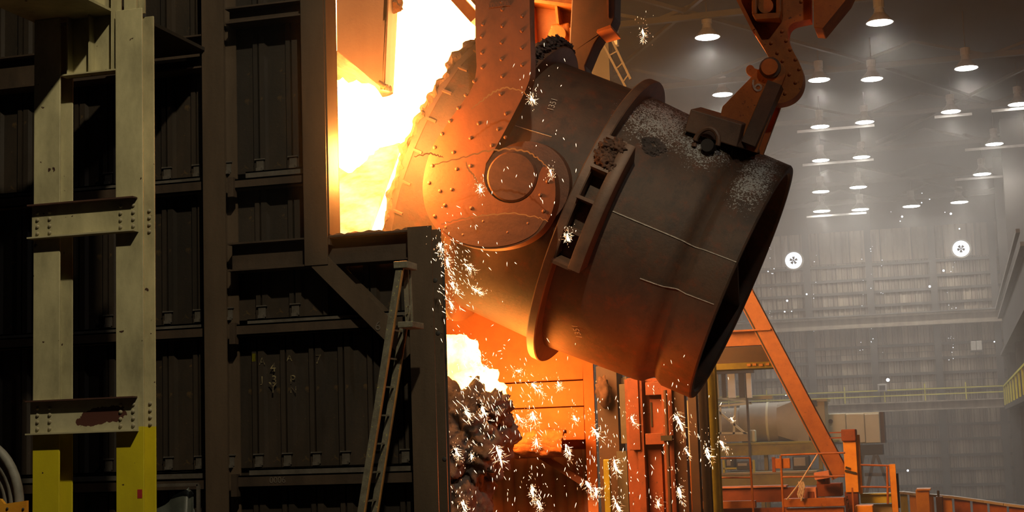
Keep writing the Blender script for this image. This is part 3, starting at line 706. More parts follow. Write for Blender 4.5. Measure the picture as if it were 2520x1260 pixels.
# mouth rim with frozen crust
rim = lad('mouth_rim', [(330, 815), (335, 819), (335, 835), (322, 841), (300, 841), (300, 815)], 'flange', 160)
b = B(); lathe(b, [((326+14*math.cos(a))*S, (838+9*math.sin(a))*S) for a in [2*math.pi*k/8 for k in range(8)]], 260)
for v in b.verts:
    v.co += Vector((abs(NZ.noise(v.co*6))*.13+max(0, NZ.noise(v.co*2.1+Vector((3, 1, 5))))*.10-.03, NZ.noise(v.co*7)*.05, NZ.noise(v.co*7+Vector((9, 9, 9)))*.05))
build('rim_crust', b, M['crust'], ladle)
for a in range(-60, 76, 14):       # short studs behind the rim
    b = B(); p = lpt(797, a, 335); q = lpt(822, a, 335); bar(b, p, q, .035, .05, (0, math.cos(R(a)), math.sin(R(a)))); build('rim_stud', b, M['flange'], ladle)
lining = lad('refractory_lining', [(300, 835), (292, 835), (286, 150), (296, 150)], 'ledge', 96)
# second crust heap on the upper stiffener ring
b = B(); c = lpt(668, 64, 392)
for k in range(9):
    a = 48+k*6; lump(b, lpt(664, a, 386), (.11, .15, .07), 4, .6, 2.6, k*1.3, 6)
build('ring_crust', b, M['rough_slag'], ladle, True)
# pocket frame on the near side: bar and webs below the stiffener ring
b = B(); lathe(b, [(r*S, x*S) for r, x in ((338, 318), (402, 318), (404, 321), (404, 345), (402, 348), (338, 348))], 24, R(-20), R(27)); o = build('pocket_bar', b, M['flange'], ladle); smooth_by_angle(o)
for a in (-20, -8, 3.5, 15, 27):
    b = B(); p = lpt(340, a, 369); q = lpt(392, a, 369); bar(b, p, q, .045, 66*S, (0, math.cos(R(a)), math.sin(R(a)))); build('pocket_web', b, M['flange'], ladle)
b = B()
for k in range(10): lump(b, lpt(352+9*(k % 4), 17+k, 388+6*math.sin(k)), (.11, .10, .09), 4, .6, 2.6, k*2.1, 6)
build('pocket_slag', b, M['ledge_dark'], ladle, True)
# near and far trunnions
YT = 3.02; tr_px = P(1255, 432, YL-YT); loc = LMAT.inverted() @ tr_px
TT = loc.x
for sgn in (1, -1):
    b = B(); n = 40
    def ring(y, r): return [b.verts.new((TT+math.cos(2*math.pi*k/n)*r, sgn*y, loc.z+math.sin(2*math.pi*k/n)*r)) for k in range(n)]
    rs = [ring(330*S, .62), ring(368*S, .60), ring(372*S, .335), ring(YT-.03, .335), ring(YT, .31)]
    for u, v in zip(rs, rs[1:]):
        for k in range(n): b.faces.new((u[k], u[(k+1) % n], v[(k+1) % n], v[k]))
    b.faces.new(rs[-1]); o = build('trunnion', b, M['trunnion'], ladle); smooth_by_angle(o, 30)
    b = B()
    def ring(y, r): return [b.verts.new((TT+math.cos(2*math.pi*k/n)*r, sgn*y, loc.z+math.sin(2*math.pi*k/n)*r)) for k in range(n)]
    rs = [ring(YT-.12, .41), ring(YT-.07, .41), ring(YT-.07, .33), ring(YT-.12, .33)]
    for u, v in zip(rs, rs[1:]+rs[:1]):
        for k in range(n): b.faces.new((u[k], u[(k+1) % n], v[(k+1) % n], v[k]))
    o = build('trunnion_collar', b, M['trunnion'], ladle); smooth_by_angle(o, 30)
# chalk lines along the shell and stencilled numbers
def shell_r(t):
    pr = [(0, 315), (82, 316.5), (104, 304), (110, 306), (134, 327), (150, 331), (395, 346), (640, 342), (827, 334)]
    for (a, ra), (c_, rc) in zip(pr, pr[1:]):
        if a <= t <= c_: return ra+(rc-ra)*(t-a)/(c_-a)
    return 340
def lpx(px, py):
    """local ladle point (t, ang) of the near shell seen at a photo pixel"""
    inv = LMAT.inverted(); o = inv @ CAM; d = (inv.to_3x3() @ (P(px, py, YL)-CAM)).normalized()
    s = (-o.dot(d))-3.5
    for k in range(4000):
        q = o+d*s; rr = math.hypot(q.y, q.z)
        if 0 <= q.x <= 827*S and rr <= shell_r(q.x/S)*S: break
        s += .002
    return q.x/S, math.degrees(math.atan2(q.z, q.y))
def chalk_line(a, c_, wpx=3, jig=0):
    (t0, a0), (t1, a1) = lpx(*a), lpx(*c_); b = B(); n = 26; rows_ = []
    for i in range(n+1):
        f = i/n; t = t0+(t1-t0)*f; an = a0+(a1-a0)*f+jig*math.sin(i*2.2)*.02; r = shell_r(t)+1.4; h = math.degrees(wpx/2/r)
        rows_.append([b.verts.new(lpt(t, an-h, r)), b.verts.new(lpt(t, an+h, r)), b.verts.new(lpt(t, an+h, r-3)), b.verts.new(lpt(t, an-h, r-3))])
    for u, v in zip(rows_, rows_[1:]):
        for k in range(4): b.faces.new((u[k], u[(k+1) % 4], v[(k+1) % 4], v[k]))
    build('chalk_line', b, M['chalk'], ladle)
chalk_line((1508, 520), (1700, 603), 2.4, 1); chalk_line((1700, 603), (1812, 645), 2.0, 1); chalk_line((1575, 685), (1757, 749), 1.7, 1)
chalk_line((1268, 310), (1358, 337), 1.4, 1)
def shell_text(s, size, px, py, rot):
    t0, a0 = lpx(px, py); c = LMAT @ lpt(t0, a0, shell_r(t0)+1.0)
    nrm = LMAT.to_3x3() @ Vector((0, math.cos(R(a0)), math.sin(R(a0)))); ax = LMAT.to_3x3() @ Vector((-1, 0, 0)); tx = nrm.cross(ax)*1.0
    e1 = ax*math.cos(R(rot))+tx*math.sin(R(rot)); e2 = nrm.cross(e1)
    o = chalk_text(s, size, c, e1, e2, None); o.parent = ladle; o.matrix_parent_inverse = LMAT.inverted(); return o
bpy.context.view_layer.update()
shell_text('1351', .13, 1360, 258, 100); shell_text('1351', .14, 1421, 815, 115); shell_text('5', .17, 1890, 408, 0)
# stain of crust on the upper body
t0, a0 = lpx(1605, 362); b = B()
for k in range(16):
    th = 2*math.pi*k/16; lump(b, lpt(t0+22*math.cos(th)*(.8+.3*math.sin(3*th)), a0+3.2*math.sin(th), 337), (.07, .035, .06), 3, .6, 2.5, k, 6)
build('crust_patch', b, M['rough_slag'], ladle)
# tilting lug on the bottom: block, ring and forked link
Yn = YL-.45
def pz(pts, Y): return [(P(x, y, Y).x, P(x, y, Y).z) for x, y in pts]
def smooth_px(pts, n=5):
    out = []
    for i in range(len(pts)-1):
        p0, p1, p2, p3 = pts[max(i-1, 0)], pts[i], pts[i+1], pts[min(i+2, len(pts)-1)]
        for k in range(n):
            t = k/n; out.append(tuple(.5*(2*p1[a]+(p2[a]-p0[a])*t+(2*p0[a]-5*p1[a]+4*p2[a]-p3[a])*t*t+(3*p1[a]-p0[a]-3*p2[a]+p3[a])*t**3) for a in (0, 1)))
    return out+[pts[-1]]
def arc_px(cx, cy, rx, ry, a0, a1, n): return [(cx+rx*math.cos(R(a0+(a1-a0)*i/n)), cy-ry*math.sin(R(a0+(a1-a0)*i/n))) for i in range(n+1)]
def world_part(name, b, mat, parent=None, bev=0):
    o = build(name, b, M[mat]); p = parent or ladle; o.parent = p
    o.matrix_parent_inverse = LMAT.inverted()
    if bev: bevel(o, bev)
    return o
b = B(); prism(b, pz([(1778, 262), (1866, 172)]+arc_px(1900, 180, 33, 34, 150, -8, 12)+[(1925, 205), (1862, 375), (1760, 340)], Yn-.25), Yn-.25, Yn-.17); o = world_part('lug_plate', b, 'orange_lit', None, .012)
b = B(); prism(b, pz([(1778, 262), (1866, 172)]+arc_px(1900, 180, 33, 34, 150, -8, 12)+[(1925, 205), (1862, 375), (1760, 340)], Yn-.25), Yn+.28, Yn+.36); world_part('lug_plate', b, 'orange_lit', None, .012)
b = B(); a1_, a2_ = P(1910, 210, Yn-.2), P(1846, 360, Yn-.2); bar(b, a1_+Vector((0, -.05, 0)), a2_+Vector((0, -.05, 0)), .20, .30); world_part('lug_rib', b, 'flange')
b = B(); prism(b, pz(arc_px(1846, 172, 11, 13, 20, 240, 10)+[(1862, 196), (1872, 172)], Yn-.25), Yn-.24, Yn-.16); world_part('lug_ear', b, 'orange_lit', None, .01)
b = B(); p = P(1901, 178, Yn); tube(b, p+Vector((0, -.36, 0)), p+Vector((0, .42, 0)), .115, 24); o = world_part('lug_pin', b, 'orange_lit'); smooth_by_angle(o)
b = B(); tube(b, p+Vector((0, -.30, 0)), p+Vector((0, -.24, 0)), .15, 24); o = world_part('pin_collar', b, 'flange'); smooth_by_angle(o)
chalk_o = chalk_text('6', .28, P(1862, 212, Yn-.26), (.8, 0, .62), (-.62, 0, .8), None); chalk_o.parent = ladle; chalk_o.matrix_parent_inverse = LMAT.inverted()
# block
Ynb = YL-1.05
bt = [P(1700, 268, Ynb), P(1826, 306, Ynb), P(1812, 362, Ynb), P(1684, 322, Ynb)]
b = B(); hexa(b, [bt[3], bt[2], bt[2]+Vector((.25, 1.0, .05)), bt[3]+Vector((.25, 1.0, .05))], [bt[0], bt[1], bt[1]+Vector((.02, .75, .18)), bt[0]+Vector((.02, .75, .18))]); world_part('lug_block', b, 'flange', None, .015)
# lifting ring
b = B(); c = P(1738, 352, Ynb-.1); pts = [c+Vector((math.cos(R(a))*.17+.03*math.sin(R(a)), -.02*math.cos(R(a)), math.sin(R(a))*.20)) for a in range(-15, 200, 12)]; path_tube(b, pts, .036, 8); world_part('lifting_ring', b, 'flange')
b = B(); c = c+Vector((.02, .14, -.04)); tube(b, c+Vector((0, -.2, 0)), c+Vector((0, .3, 0)), .09, 14); world_part('ring_boss', b, 'ladle_dark')

# ------------------------------------------------------------------ crane hooks
YH0, YH1 = YL-3.02+.10, YL-3.02+.34        # plate faces of the near hook
def hook_outline(w0, w1):
    out = [(1168, -260), (1170, 100), (1173, 165), (1166, 205), (1146, 240), (1105, 298), (1066, 358), (1048, 408), (1040, 460), (1046, 510), (1063, 548), (1090, 578), (1125, 598), (1165, 609), (1205, 613), (1248, 609), (1290, 596), (1325, 573), (1350, 540), (1364, 502), (1367, 465), (1362, 428), (1352, 412)]
    inn = [(1336, 410), (1328, 425), (1324, 442)]+arc_px(1257, 434, 66, 66, -8, -180, 16)[1:]+[(1196, 402), (1210, 380), (1226, 352), (1262, 285), (1296, 215), (1306, 170), (1304, 60), (1300, -260)]
    return out[:2]+smooth_px(out[2:], 5)+inn[:3]+inn[3:19]+smooth_px(inn[19:-1], 5)+inn[-1:]
HO = hook_outline(0, 0)
hook = thing('lifting_hook', 'big riveted lamellar crane hook cradling the near ladle trunnion', 'hook')
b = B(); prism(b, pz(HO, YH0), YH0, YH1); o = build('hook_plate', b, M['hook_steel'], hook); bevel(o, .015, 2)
rv2 = rivet_mesh(.026, .015, M['hook_steel'])
riv = [(1188, 60), (1236, 24), (1285, 40), (1236, 64), (1185, 90), (1234, 105), (1284, 76), (1186, 130), (1234, 146), (1284, 118), (1187, 166), (1236, 188), (1285, 160), (1167, 200), (1146, 234), (1128, 266), (1232, 232), (1108, 298), (1178, 304), (1245, 280), (1088, 330), (1158, 340), (1226, 318), (1210, 358), (1070, 363), (1116, 375), (1064, 408), (1056, 450), (1158, 408), (1070, 532), (1095, 505), (1124, 416), (1098, 560), (1160, 512), (1348, 447), (1338, 520), (1244, 338), (1234, 6), (1112, 466), (1083, 470), (1330, 480), (1190, 545), (1300, 550), (1250, 572), (1140, 578)]
for px, py in riv: inst('rivet', rv2, P(px, py, YH0), hook)
b = B(); p, q = P(1204, 20, YH0), P(1256, 2, YH0); box(b, (p.x, YH0-.012, p.z), (q.x, YH0+.01, q.z)); pl = build('rating_plate', b, M['trunnion'], hook)
chalk_text('00000', .10, P(1230, 11, YH0-.012), (1, 0, 0), (0, 0, 1), hook, 'plate_lettering', 'hook_steel')
# worn lower pad of the hook
b = B(); prism(b, pz(smooth_px([(1085, 562), (1120, 548), (1160, 538), (1200, 531), (1270, 528), (1338, 541)], 4)+smooth_px([(1336, 546), (1318, 572), (1285, 592), (1245, 604), (1205, 608), (1165, 604), (1125, 592), (1088, 566)], 5), YH0-.01), YH0-.012, YH0+.01); build('wear_pad', b, M['trunnion'], hook)

# rear hook and its block, seen beyond the ladle
Yr = YL+2.75
rh = thing('rear_lifting_hook', 'dark brown rear crane hook plate above the ladle, beyond the near hook', 'hook')
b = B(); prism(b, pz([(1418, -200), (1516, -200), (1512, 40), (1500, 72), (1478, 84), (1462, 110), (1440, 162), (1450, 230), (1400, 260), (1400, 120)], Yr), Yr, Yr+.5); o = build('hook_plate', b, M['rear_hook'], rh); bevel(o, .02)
b = B(); prism(b, pz([(1478, 82), (1510, 70), (1512, 78), (1476, 88)], Yr), Yr-.25, Yr+.5); build('lit_underside', b, M['orange_lit'], rh)  # firelit underside of the dark plate put in as an orange strip
b = B(); prism(b, pz([(1484, -200), (1500, -200), (1500, 46), (1497, 46)], Yr), Yr-.06, Yr); build('edge_strip', b, M['trunnion'], rh)
hb = thing('hook_block', 'bright orange crane hook block with round pin beside the rear hook', 'hook block')
Yo = YL+3.0
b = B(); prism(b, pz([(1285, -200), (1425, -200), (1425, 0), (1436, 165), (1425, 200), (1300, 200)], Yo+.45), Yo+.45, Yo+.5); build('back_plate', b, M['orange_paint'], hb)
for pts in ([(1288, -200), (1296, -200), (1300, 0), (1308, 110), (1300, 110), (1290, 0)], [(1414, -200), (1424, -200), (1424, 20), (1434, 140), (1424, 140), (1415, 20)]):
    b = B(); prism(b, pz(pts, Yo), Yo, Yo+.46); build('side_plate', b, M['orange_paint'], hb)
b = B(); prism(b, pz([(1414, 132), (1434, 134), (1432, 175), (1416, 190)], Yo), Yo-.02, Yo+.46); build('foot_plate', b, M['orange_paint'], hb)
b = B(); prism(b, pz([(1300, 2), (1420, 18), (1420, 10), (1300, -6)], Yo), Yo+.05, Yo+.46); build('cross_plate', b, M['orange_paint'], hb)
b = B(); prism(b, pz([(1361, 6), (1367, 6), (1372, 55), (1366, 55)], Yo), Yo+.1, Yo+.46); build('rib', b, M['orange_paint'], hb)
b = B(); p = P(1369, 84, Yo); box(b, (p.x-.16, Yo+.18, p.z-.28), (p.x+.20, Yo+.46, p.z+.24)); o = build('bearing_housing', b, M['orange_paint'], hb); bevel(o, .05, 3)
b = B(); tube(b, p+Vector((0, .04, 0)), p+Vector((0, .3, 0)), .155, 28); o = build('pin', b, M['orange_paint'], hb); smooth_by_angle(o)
b = B(); tube(b, p+Vector((0, .03, 0)), p+Vector((0, .06, 0)), .016, 8); build('pin_centre', b, M['black_steel'], hb)
b = B(); q = P(1401, 84, Yo); box(b, (q.x-.02, Yo+.1, q.z-.14), (q.x+.012, Yo+.2, q.z+.14)); build('keeper_bar', b, M['orange_paint'], hb)

# tilting hook at upper right
th = thing('tilting_hook', 'orange bolted tilting hook hooked into the lug on the ladle bottom', 'hook')
Yt0, Yt1 = Yn-.10, Yn+.22
pts = [(1720, -200), (1811, -12), (1848, 70), (1880, 120), (1905, 162), (1868, 200), (1880, 252)]+smooth_px([(1908, 255), (1930, 252), (1950, 243), (1967, 226), (1976, 202), (1975, 176), (1966, 152), (1953, 128), (1943, 106), (1938, 86), (1941, 68), (1952, 57), (1968, 52), (1994, 47)], 4)+[(1994, -200)]
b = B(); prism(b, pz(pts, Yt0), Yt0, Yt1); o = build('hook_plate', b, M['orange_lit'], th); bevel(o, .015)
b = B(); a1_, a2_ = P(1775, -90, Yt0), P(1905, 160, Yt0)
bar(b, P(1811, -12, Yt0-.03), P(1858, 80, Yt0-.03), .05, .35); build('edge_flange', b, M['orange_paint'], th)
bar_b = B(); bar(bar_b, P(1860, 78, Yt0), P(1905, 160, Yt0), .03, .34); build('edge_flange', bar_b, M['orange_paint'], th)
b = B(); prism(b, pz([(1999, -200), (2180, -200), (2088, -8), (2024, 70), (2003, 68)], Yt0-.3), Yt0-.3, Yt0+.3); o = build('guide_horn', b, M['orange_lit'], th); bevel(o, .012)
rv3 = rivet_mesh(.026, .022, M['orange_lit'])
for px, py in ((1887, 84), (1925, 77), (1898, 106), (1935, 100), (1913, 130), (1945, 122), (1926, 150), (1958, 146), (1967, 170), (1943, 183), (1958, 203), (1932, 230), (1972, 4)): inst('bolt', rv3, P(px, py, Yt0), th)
Yk0 = Yt0-.28
for pts in ([(1848, -120), (1862, -120), (1862, 34), (1850, 34)], [(1908, -120), (1922, -120), (1922, 30), (1910, 34)], [(1850, 34), (1922, 30), (1918, 44), (1858, 48)]):
    b = B(); prism(b, pz(pts, Yk0), Yk0, Yt0); o = build('bearing_bracket', b, M['orange_paint'], th); bevel(o, .015)
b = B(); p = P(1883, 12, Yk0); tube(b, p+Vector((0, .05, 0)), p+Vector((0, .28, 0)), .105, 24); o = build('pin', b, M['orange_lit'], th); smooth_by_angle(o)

#==FIRE==
# ------------------------------------------------------------------ fume hood, fire, furnace mouth
Y0h, Y1h = 19.2, 20.8
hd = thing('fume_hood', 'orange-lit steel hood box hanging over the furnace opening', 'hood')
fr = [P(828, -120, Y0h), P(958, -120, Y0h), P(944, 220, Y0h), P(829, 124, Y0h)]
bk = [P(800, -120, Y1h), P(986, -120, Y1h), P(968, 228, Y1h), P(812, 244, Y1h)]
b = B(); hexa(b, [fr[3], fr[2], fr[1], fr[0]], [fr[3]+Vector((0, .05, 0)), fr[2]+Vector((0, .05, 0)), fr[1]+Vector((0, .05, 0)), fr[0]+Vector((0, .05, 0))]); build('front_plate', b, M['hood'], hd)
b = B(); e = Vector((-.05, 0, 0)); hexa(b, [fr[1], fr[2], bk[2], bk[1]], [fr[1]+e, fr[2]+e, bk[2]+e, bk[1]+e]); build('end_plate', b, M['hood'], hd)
b = B(); n1, n2 = 40, 30; vv = []
for i in range(n1+1):
    rowv = []
    for j in range(n2+1):
        u, v = i/n1, j/n2; p = fr[3].lerp(fr[2], u).lerp(bk[3].lerp(bk[2], u), v)
        p.z += NZ.noise(Vector((p.x*4, p.y*9, 1)))*.05*(v > 0.02)-(.08*abs(NZ.noise(Vector((p.x*3, 2, 2)))) if v > .93 else 0); rowv.append(b.verts.new(p))
    vv.append(rowv)
for i in range(n1):
    for j in range(n2): b.faces.new((vv[i][j], vv[i+1][j], vv[i+1][j+1], vv[i][j+1]))
o = build('crusted_underside', b, M['ledge'], hd, True); md = o.modifiers.new('s', 'SOLIDIFY'); md.thickness = .06; md.offset = 1
b = B(); p = P(965, 8, Y1h-.6); lump(b, p, (.16, .2, .14), 3, .5, 2, 4); build('hanging_crust', b, M['ledge'], hd)
b = B(); box(b, (fr[3].x-.11, Y0h+.02, fr[3].z), (fr[3].x-.04, Y0h+.06, fr[0].z)); build('edge_strip', b, M['black_steel'], hd)
# brace beam at the top right of the opening
hg = thing('hood_brace', 'slanted orange-lit beam at the top of the fire opening', 'beam')
b = B(); bar(b, P(1030, -110, 23.5), P(1176, 52, 23.5), .18, .35); build('flange', b, M['orange_paint'], hg)
b = B(); bar(b, P(1075, -130, 23.6), P(1195, 8, 23.6), .30, .1); build('web', b, M['orange_paint'], hg)

# burning fume
b = B()
lump(b, P(960, 200, 26.5), (2.9, 1.6, 3.4), 4, .25, 1.4, 2.0)
lump(b, P(1010, 520, 26.0), (2.6, 1.5, 2.0), 4, .25, 1.4, 7.0)
fl_o = build('furnace_fire', b, M['flame'], None, True); tag(fl_o, 'white-hot burning fume filling the furnace opening behind the ladle mouth', 'fire')
b = B(); lump(b, P(1232, 40, 24.4), (.30, .5, 1.0), 4, .3, 1.8, 4.0)  # unseen flame lump added to light the hook block from the left
tag(build('flame_lump', b, M['flame'], None, True), 'added flame lump hidden behind the near hook neck, lighting the hook block', 'fire')
b = B(); lump(b, P(850, 300, 19.7), (.5, .8, .6), 4, .3, 1.8, 4.0)
tag(build('flame_lump', b, M['flame'], None, True), 'white flame bulging out of opening beside the enclosure jamb', 'fire')
# glowing furnace lip in front of the fire
b = B(); bmesh.ops.create_grid(b, x_segments=50, y_segments=40, size=.5)
lo0, lo1, hi0, hi1 = P(780, 640, 18.9), P(880, 640, 19.1), P(800, 420, 21.6), P(985, 352, 22.2)
for v in b.verts:
    u, q = v.co.x+.5, v.co.y+.5; p = lo0.lerp(lo1, u).lerp(hi0.lerp(hi1, u), q); n = NZ.fractal(Vector((p.x*1.6, p.z*1.6, 3)), .9, 2, 4)
    v.co = p+Vector((0, n*.12, n*.12))
r_ = bmesh.ops.solidify(b, geom=b.faces[:], thickness=.12)
tag(build('furnace_lip', b, M['glow_lip'], None, True), 'yellow glowing furnace lip below the white fire', 'furnace lip')
# pour flame under the ladle
b = B()
lump(b, P(1110, 925, 21.6), (.50, .5, .58), 5, .30, 1.5, 1.0)
lump(b, P(1165, 955, 21.5), (.40, .4, .32), 5, .32, 1.8, 5.0)
lump(b, P(1215, 975, 21.4), (.20, .25, .22), 3, .45, 2.4, 9.0)
tag(build('pour_fire', b, M['flame_low'], None, True), 'yellow flame of the pour under the ladle beside enclosure post', 'fire')
# slag crusted furnace side under the flame
b = B()
lump(b, P(1150, 1075, 21.2), (.62, .55, .74), 6, .36, 2.6, 3.0, 8)
lump(b, P(1212, 1010, 21.1), (.24, .35, .26), 5, .42, 2.4, 6.0, 8)
lump(b, P(1120, 1240, 21.2), (.52, .5, .9), 6, .32, 2.6, 8.0, 8)
tag(build('slag_crust', b, M['rough_slag'], None, True), 'dark lumpy slag crust on furnace side below the pour flame', 'slag')
# heat shield plates
Yhs = 24.0
hs = thing('heat_shield', 'glowing orange heat shield plates under the ladle', 'heat shield')
def plate(pts, name='plate', mat='shield', dy=0, th_=.06):
    b = B(); prism(b, pz(pts, Yhs+dy), Yhs+dy, Yhs+dy+th_); o = build(name, b, M[mat], hs); bevel(o, .012, 1)
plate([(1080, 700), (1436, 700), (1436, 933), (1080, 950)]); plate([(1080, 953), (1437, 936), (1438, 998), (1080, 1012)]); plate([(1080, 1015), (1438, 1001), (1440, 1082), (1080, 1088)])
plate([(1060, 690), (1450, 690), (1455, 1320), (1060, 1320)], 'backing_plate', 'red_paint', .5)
b = B(); c0, c1 = P(1195, 1085, Yhs-.5), P(1395, 1080, Yhs-.5)
bmesh.ops.create_grid(b, x_segments=60, y_segments=24, size=.5)
for v in b.verts:
    u, q = v.co.x+.5, v.co.y+.5; p = c0.lerp(c1, u); a = q*math.pi
    r = .22+.05*NZ.fractal(Vector((p.x*3, q*4, 0)), .9, 2, 4); v.co = Vector((p.x, p.y-r*math.sin(a)*1.5, p.z-.05+r*math.cos(a)*.85))
bmesh.ops.solidify(b, geom=b.faces[:], thickness=.05); build('slag_ledge', b, M['ledge'], hs, True)
hc = thing('shield_column', 'narrow orange-lit column at the right edge of the heat shield', 'column')
x0, x1 = P(1438, 1000, Yhs-.1).x, P(1463, 1000, Yhs-.1).x
b = B(); box(b, (x0, Yhs-.1, 0), (x1, Yhs-.06, P(1438, 760, Yhs).z)); box(b, (x0+.05, Yhs-.06, 0), (x0+.09, Yhs+.25, P(1438, 760, Yhs).z)); build('shaft', b, M['shield'], hc)
# dark furnace pit structure below the shield
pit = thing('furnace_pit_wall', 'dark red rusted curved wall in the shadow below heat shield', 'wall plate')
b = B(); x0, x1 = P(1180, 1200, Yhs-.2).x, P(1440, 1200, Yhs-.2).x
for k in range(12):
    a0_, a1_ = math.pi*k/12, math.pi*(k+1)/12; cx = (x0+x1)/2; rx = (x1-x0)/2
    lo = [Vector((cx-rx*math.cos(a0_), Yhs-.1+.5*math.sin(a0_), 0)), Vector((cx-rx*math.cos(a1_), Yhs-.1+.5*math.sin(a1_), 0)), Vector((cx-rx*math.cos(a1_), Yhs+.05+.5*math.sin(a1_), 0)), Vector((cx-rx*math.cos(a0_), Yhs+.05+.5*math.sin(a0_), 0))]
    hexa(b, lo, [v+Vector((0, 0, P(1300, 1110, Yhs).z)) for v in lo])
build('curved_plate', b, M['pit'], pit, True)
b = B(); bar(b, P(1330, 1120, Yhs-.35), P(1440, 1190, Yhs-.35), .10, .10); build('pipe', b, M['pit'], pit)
lamp('furnace_fire_light', 'POINT', P(945, 390, 18.8), 850, FIRE, .3)
lamp('pour_fire_light', 'POINT', P(1235, 985, 22.4), 420, (1.0, .22, .025), .25)
lamp('spark_shower_light', 'POINT', P(1500, 1190, 20.8), 110, (1.0, .13, .010), .4)
# thin scatter volume added round the opening for the bloom of the fire
t = NT('bloom_volume'); v = t.n('ShaderNodeVolumeScatter'); v.inputs['Color'].default_value = (.95, .88, .80, 1); v.inputs['Density'].default_value = .016; v.inputs['Anisotropy'].default_value = .3
t.l(v.outputs[0], t.out.inputs['Volume'])
b = B(); lump(b, P(900, 330, 18.9), (2.4, 2.3, 3.0), 3, .0, 1, 0); tag(build('bloom_volume', b, t.m), 'thin scatter volume added in front of the furnace opening for the fire bloom', 'bloom', kind='stuff')
#==RIGHT==
# ------------------------------------------------------------------ behind and right of the ladle
def pbox(b, px0, px1, py0, py1, Y, dep):
    a, c = P(px0, py1, Y), P(px1, py0, Y); xm0, xm1 = sorted((P(px0, (py0+py1)/2, Y).x, P(px1, (py0+py1)/2, Y).x))
    z0, z1 = P((px0+px1)/2, py1, Y).z, P((px0+px1)/2, py0, Y).z
    box(b, (xm0, Y, max(z0, 0)), (xm1, Y+dep, z1))
def part(name, t, mat, px0, px1, py0, py1, Y, dep, bev=0):
    b = B(); pbox(b, px0, px1, py0, py1, Y, dep); o = build(name, b, M[mat], t)
    if bev: bevel(o, bev)
    return o
# red panelled frame
Ym = 30.0
rm = thing('red_gate_frame', 'red steel gate frame with two recessed panels under the ladle bottom', 'gate')
part('back_panel', rm, 'red_paint', 1548, 1695, 930, 1500, Ym+.35, .05)
part('side_plate', rm, 'red_paint', 1546, 1573, 930, 1108, Ym, .4, .01); part('stile', rm, 'red_paint', 1574, 1590, 930, 1500, Ym+.05, .35)
part('stile', rm, 'red_paint', 1638, 1664, 930, 1500, Ym+.02, .38, .01); part('cross_rail', rm, 'red_paint', 1588, 1640, 940, 972, Ym+.05, .3, .01); part('cross_rail', rm, 'red_paint', 1588, 1640, 1066, 1094, Ym+.05, .3, .01)
part('inner_plate', rm, 'red_paint', 1600, 1638, 982, 1066, Ym+.22, .1); part('inner_plate', rm, 'red_paint', 1602, 1636, 1106, 1500, Ym+.25, .08)
part('slot_bar', rm, 'black_steel', 1601, 1605, 990, 1050, Ym+.20, .05)
b = B(); p, q = P(1637, 960, Ym-.1), P(1640, 1260, Ym-.1); tube(b, (p.x, Ym-.1, p.z), (p.x, Ym-.1, .1), .035, 10); build('pipe', b, M['rear_hook'], rm)
b = B(); p = P(1642, 1078, Ym-.12); box(b, (p.x-.12, Ym-.16, p.z-.05), (p.x+.10, Ym, p.z+.05)); build('latch', b, M['black_steel'], rm)
part('right_plate', rm, 'rear_hook', 1664, 1694, 930, 1500, Ym+.1, .3)
dk = thing('dark_gate_column', 'dark sooty column with grey guard strip between shield and red gate', 'column')
part('shaft', dk, 'rear_hook', 1478, 1528, 900, 1500, Ym+1, .6); part('guard_strip', dk, 'beige_dark', 1526, 1546, 945, 1092, Ym+.4, .3, .01); part('guard_strip', dk, 'beige_dark', 1520, 1545, 1110, 1260, Ym+.6, .3); part('pipe_guard', dk, 'olive_paint', 1491, 1506, 1130, 1500, Ym+.3, .12, .02)
b = B(); bar(b, P(1475, 930, Ym+1.4), P(1545, 985, Ym+1.4), .2, .2); bar(b, P(1480, 960, Ym+1.5), P(1545, 935, Ym+1.5), .15, .15); build('brace', b, M['duct'], dk)
b = B(); p = P(1485, 965, Ym+.8); lump(b, p, (.16, .16, .3), 3, .4, 2, 3); build('hanging_slag', b, M['ledge_dark'], dk, True)
# row of dark posts behind the ladle bottom
dp = [(1696, 1716, 'rear_hook', 'dark brown post right of the red gate frame'), (1722, 1742, 'dark_steel', 'brown post second right of red gate frame'), (1745, 1766, 'olive_paint', 'dark olive post under the ladle bottom edge')]
for i, (a, c, m, lab) in enumerate(dp):
    t = thing('gate_post', lab, 'post', 'posts under the ladle bottom'); b = B(); x = P((a+c)/2, 1060, 34+i*.6).x; wv = P(c, 1060, 34).x-P(a, 1060, 34).x
    hbeam_z(b, x, 34+i*.6, wv, .3, 0, P(a, 880, 34).z, .03, .03); build('shaft', b, M[m], t)
    b = B(); box(b, (x-wv*.7, 34+i*.6-.05, 0), (x+wv*.7, 34+i*.6+.35, .06)); build('base_plate', b, M[m], t)
gp = thing('grey_stanchion', 'pale grey stanchion standing behind orange deck railing', 'post')
part('shaft', gp, 'duct', 1756, 1772, 1092, 1500, 42, .15); part('cap', gp, 'duct', 1752, 1776, 1086, 1094, 41.95, .25)
gp2 = thing('grey_stanchion', 'grey-green plate post high behind the dark posts', 'post'); part('shaft', gp2, 'cream_box', 1699, 1714, 985, 1700, 41, .15); part('cap', gp2, 'cream_box', 1696, 1717, 980, 986, 40.95, .25)

